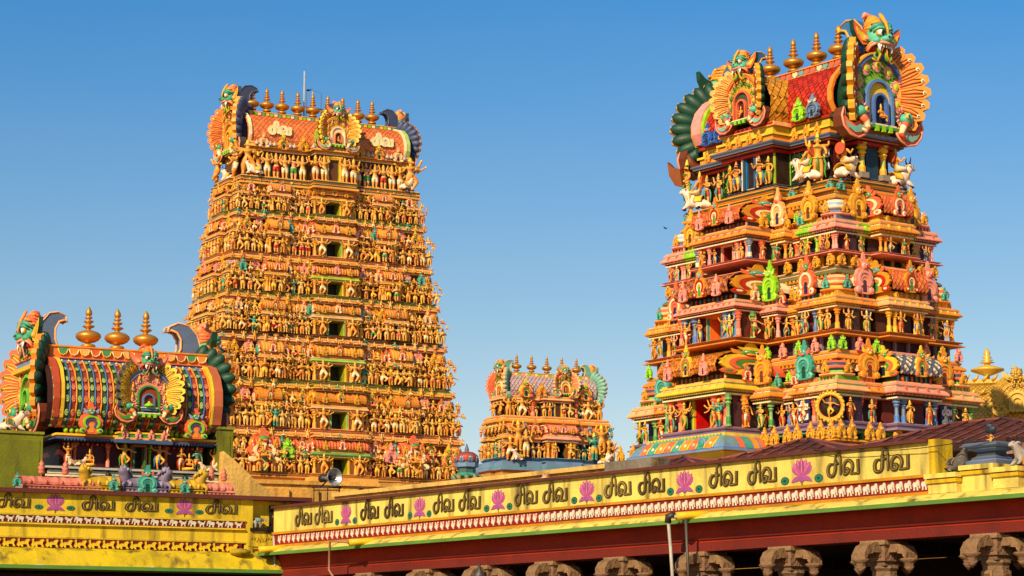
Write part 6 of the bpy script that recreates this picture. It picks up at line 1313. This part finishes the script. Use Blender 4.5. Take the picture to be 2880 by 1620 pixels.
g = G().raw(V, [tuple(range(6)), tuple(range(11, 5, -1))] + [(k, k + 6, (k + 1) % 6 + 6, (k + 1) % 6) for k in range(6)], C('DDAE58')); g.box(-.1, .95, -.05, 0, 5.22, 5.28, C('C8943E'))
o = obj('sloping_wall', g, OLDWALL); o.location = (-5.50, 48.2, 0); o.rotation_euler = (0, 0, R(24)); tag(o, 'cream plaster wall stepping down in a slope beside the narrow olive pier', 'wall')

# loudspeaker on an iron stand, flood lamp
ls = thing('loudspeaker', 'silver horn loudspeaker on a rusty iron stand', 'loudspeaker', (-3.42, 47.0, 5.22), 0)
Mh = T(.06, 0, .42) @ RZ(32) @ RX(-90)
obj('horn', G().lathe([(.03, .34), (.05, .22), (.08, .14), (.13, .06), (.17, 0), (.175, -.01), (.16, .0), (.10, .07), (.04, .16)], 24, C('C8C0B8'), caps=False), ALU, ls, T(.08, -.16, .40) @ RZ(38) @ RX(-90) @ S(.98, .98, 1))
obj('driver', G().lathe([(.03, .30), (.07, .33), (.075, .45), (.05, .48)], 14, C('2A2420')), IRON, ls, T(.08, -.16, .40) @ RZ(38) @ RX(-90))
g = G()
for x in (-.32, -.06, .16): g.tube([(x, 0, -.1), (x, 0, .22)], .012, 5, C('3A1A12'))
g.tube([(-.36, 0, .22), (.20, 0, .22)], .015, 5, C('3A1A12')); g.tube([(-.32, -.1, .16), (.18, -.1, .16)], .012, 5, C('3A1A12')); g.tube([(-.2, 0, .22), (-.05, -.05, .36), (.1, -.1, .38)], .015, 5, C('2A1A12')); obj('stand', g, IRON, ls)
o = obj('flood_lamp', G().box(-.09, .09, -.05, .05, -.05, .10, C('181414'), .02, .0).box(-.02, .02, -.02, .02, -.16, -.05, C('181414')), IRON); o.location = (-2.78, 46.0, 5.22); o.rotation_euler = (R(-20), R(25), R(30)); tag(o, 'small black flood lamp tilted on the roof edge, right of the loudspeaker', 'lamp')

# gilded shrine far right, small tiled shrine between the towers
gs = thing('gilded_shrine', 'gilded shrine with a wavy-ridged golden roof, behind the bright tower', 'shrine', (24.3, 128.0, .35), -18)
g = G(); g.sweep(rect(-2.3, 2.9, -2.0, 2.0), [(0, 0), (0, 14.0), (.3, 14.2), (.3, 14.5), (0, 14.6)], [AMBER, GOLD]); obj('walls', g, GILT, gs)
HG = [(-2.0, 14.6), (-2.1, 15.2), (-1.8, 16.1), (-1.1, 16.8), (-.45, 17.05)]
g = G(); t = barrel(2.7, HG, 26, GOLD, YEL, C('A86A10'), .07); g.add(t, T(.3, 0, 0)); g.box(-2.4, 3.0, -.6, .6, 16.95, 17.2, GOLD)
for i in range(13):
    x = -2.3 + 5.2 * i / 12; g.tube([(x - .15, -.6, 17.15), (x, -.62, 17.3), (x + .12, -.62, 17.5)], [.09, .08, .02], 5, GOLD); g.tube([(x - .15, -1.75, 16.3), (x, -1.8, 16.4), (x + .14, -1.8, 16.58)], [.08, .08, .02], 5, YEL)
for i in range(60): g.ell(-2.2 + 5 * (i % 15) / 14, -2.05 + .02 * (i // 15), 14.75 + .28 * (i // 15), .13, .1, .11, [GOLD, YEL][i % 2], 6, 4)
obj('roof', g, GILT, gs)
NG = {k: (GOLD if not isinstance(v, tuple) or not v or not isinstance(v[0], tuple) else (GOLD, YEL, GOLD)) for k, v in NP.items()}; NG['rosette'] = None; NG['niche'] = BROWN
put_nasi(gs, NG, Mg(1.9, -2.3, 16.0, 0, 1.05), 'sit', mat=GILT)
put_nasi(gs, NG, Mg(-2.5, 0, 15.9, -90, 1.0), None, mat=GILT)
obj('finial', G().lathe([(.35, -.1), (.5, .1), (.2, .25), (.2, .5), (1.45, .95), (1.5, 1.1), (.7, 1.35), (.25, 1.5), (.25, 1.6), (.65, 1.68), (.3, 1.76), (.55, 1.9), (.25, 2.0), (.45, 2.15), (.2, 2.25), (.32, 2.5), (.2, 2.7), (.02, 3.0)], 20, GOLD), GILT, gs, T(.3, 0, 17.15) @ S(.52, .52, .6))
gs.scale = (1.12, 1.12, 1.0)
ss = thing('small_shrine', 'small domed shrine with a red tiled cap and grey green neck between two towers', 'shrine', (-2.75, 151.0, 0), 20)
g = G(); g.lathe([(.62, 0), (.62, 14.4), (.95, 14.6), (.55, 14.8), (.55, 15.1), (.72, 15.15), (.74, 15.4), (.6, 15.5)], 8, [C('8A7A5A'), C('7A8A4A'), TEAL, C('3A5A54'), SLATE, STEEL, SLATE], None, R(22.5), False)
for k in range(10): a = 2 * math.pi * k / 10; g.tube([(.6 * math.cos(a), .6 * math.sin(a), 14.2), (.9 * math.cos(a), .9 * math.sin(a), 14.62)], [.10, .16], 6, [C('8A8A5A'), C('6A7A6A')][k % 2])
obj('body', g, STUCCO, ss); g = G().lathe([(.62, 15.5), (.74, 15.62), (.70, 15.85), (.42, 16.05), (.12, 16.12), (.14, 16.22), (.02, 16.6)], 14, [CORAL, C('A8402A'), C('8A4438'), C('A8402A'), SLATE, SLATE])
for k in range(8): a = 2 * math.pi * k / 8; g.add(baked('ku|steel|1', lambda: kudu(KP['steel'], True)), T(0, 0, 15.45) @ RZ(45 * k) @ T(0, -.70, 0) @ S(.34, .3, .28))
obj('dome', g, FINE, ss)

# the ground, out to the horizon
g = G(); n = 24; V = [(-3000 + 6000 * i / n, -200 + 4200 * j / n, 0) for j in range(n + 1) for i in range(n + 1)]
g.raw(V, [(j * (n + 1) + i, j * (n + 1) + i + 1, (j + 1) * (n + 1) + i + 1, (j + 1) * (n + 1) + i) for j in range(n) for i in range(n)], C('9A7A50')); structure('ground', g, EARTH)

# a cable sagging along the parapet, birds
o = obj('cable', G().tube([(-2.6 + .32 * k, -.10 - .02 * math.sin(k), 4.60 + .016 * (k - 6) ** 2 * .25 + .12) for k in range(13)], .006, 5, C('2A2420')), IRON); tag(place(o, RW[0], RW[1], .6, 0, 0), 'thin dark cable sagging across the last letters of the parapet', 'cable')
def bird(label, loc, rz, sc, fly):
    g = G().ell(0, 0, 0, .10, .20, .09, C('1E1A1A'), 8, 6).ell(0, -.20, .07, .065, .075, .065, C('1E1A1A'), 7, 5); g.tube([(0, -.26, .07), (0, -.33, .06)], [.025, .004], 5, C('2A2420')); g.raw([(-.05, .15, 0), (.05, .15, 0), (.08, .42, -.03), (-.08, .42, -.03)], [(0, 1, 2, 3)], C('1A1616'))
    for q in (-1, 1): g.raw([(q * .06, -.10, .04), (q * (.55 if fly else .12), -.02, .22 if fly else .0), (q * (.50 if fly else .11), .16, .20 if fly else -.04), (q * .06, .14, .02)], [(0, 1, 2, 3)], C('242020'))
    o = obj('bird', g, FINE); o.location = loc; o.rotation_euler = (0, 0, R(rz)); o.scale = (sc,) * 3; tag(o, label, 'bird')
bird('tiny dark bird flying in the sky left of the bright tower', (6.03, 96.0, 19.6), 60, .26, True)
bird('dark bird perched on the lamp frame of the mast', (-17.6, 209.3, 52.98), 100, 1.0, False)
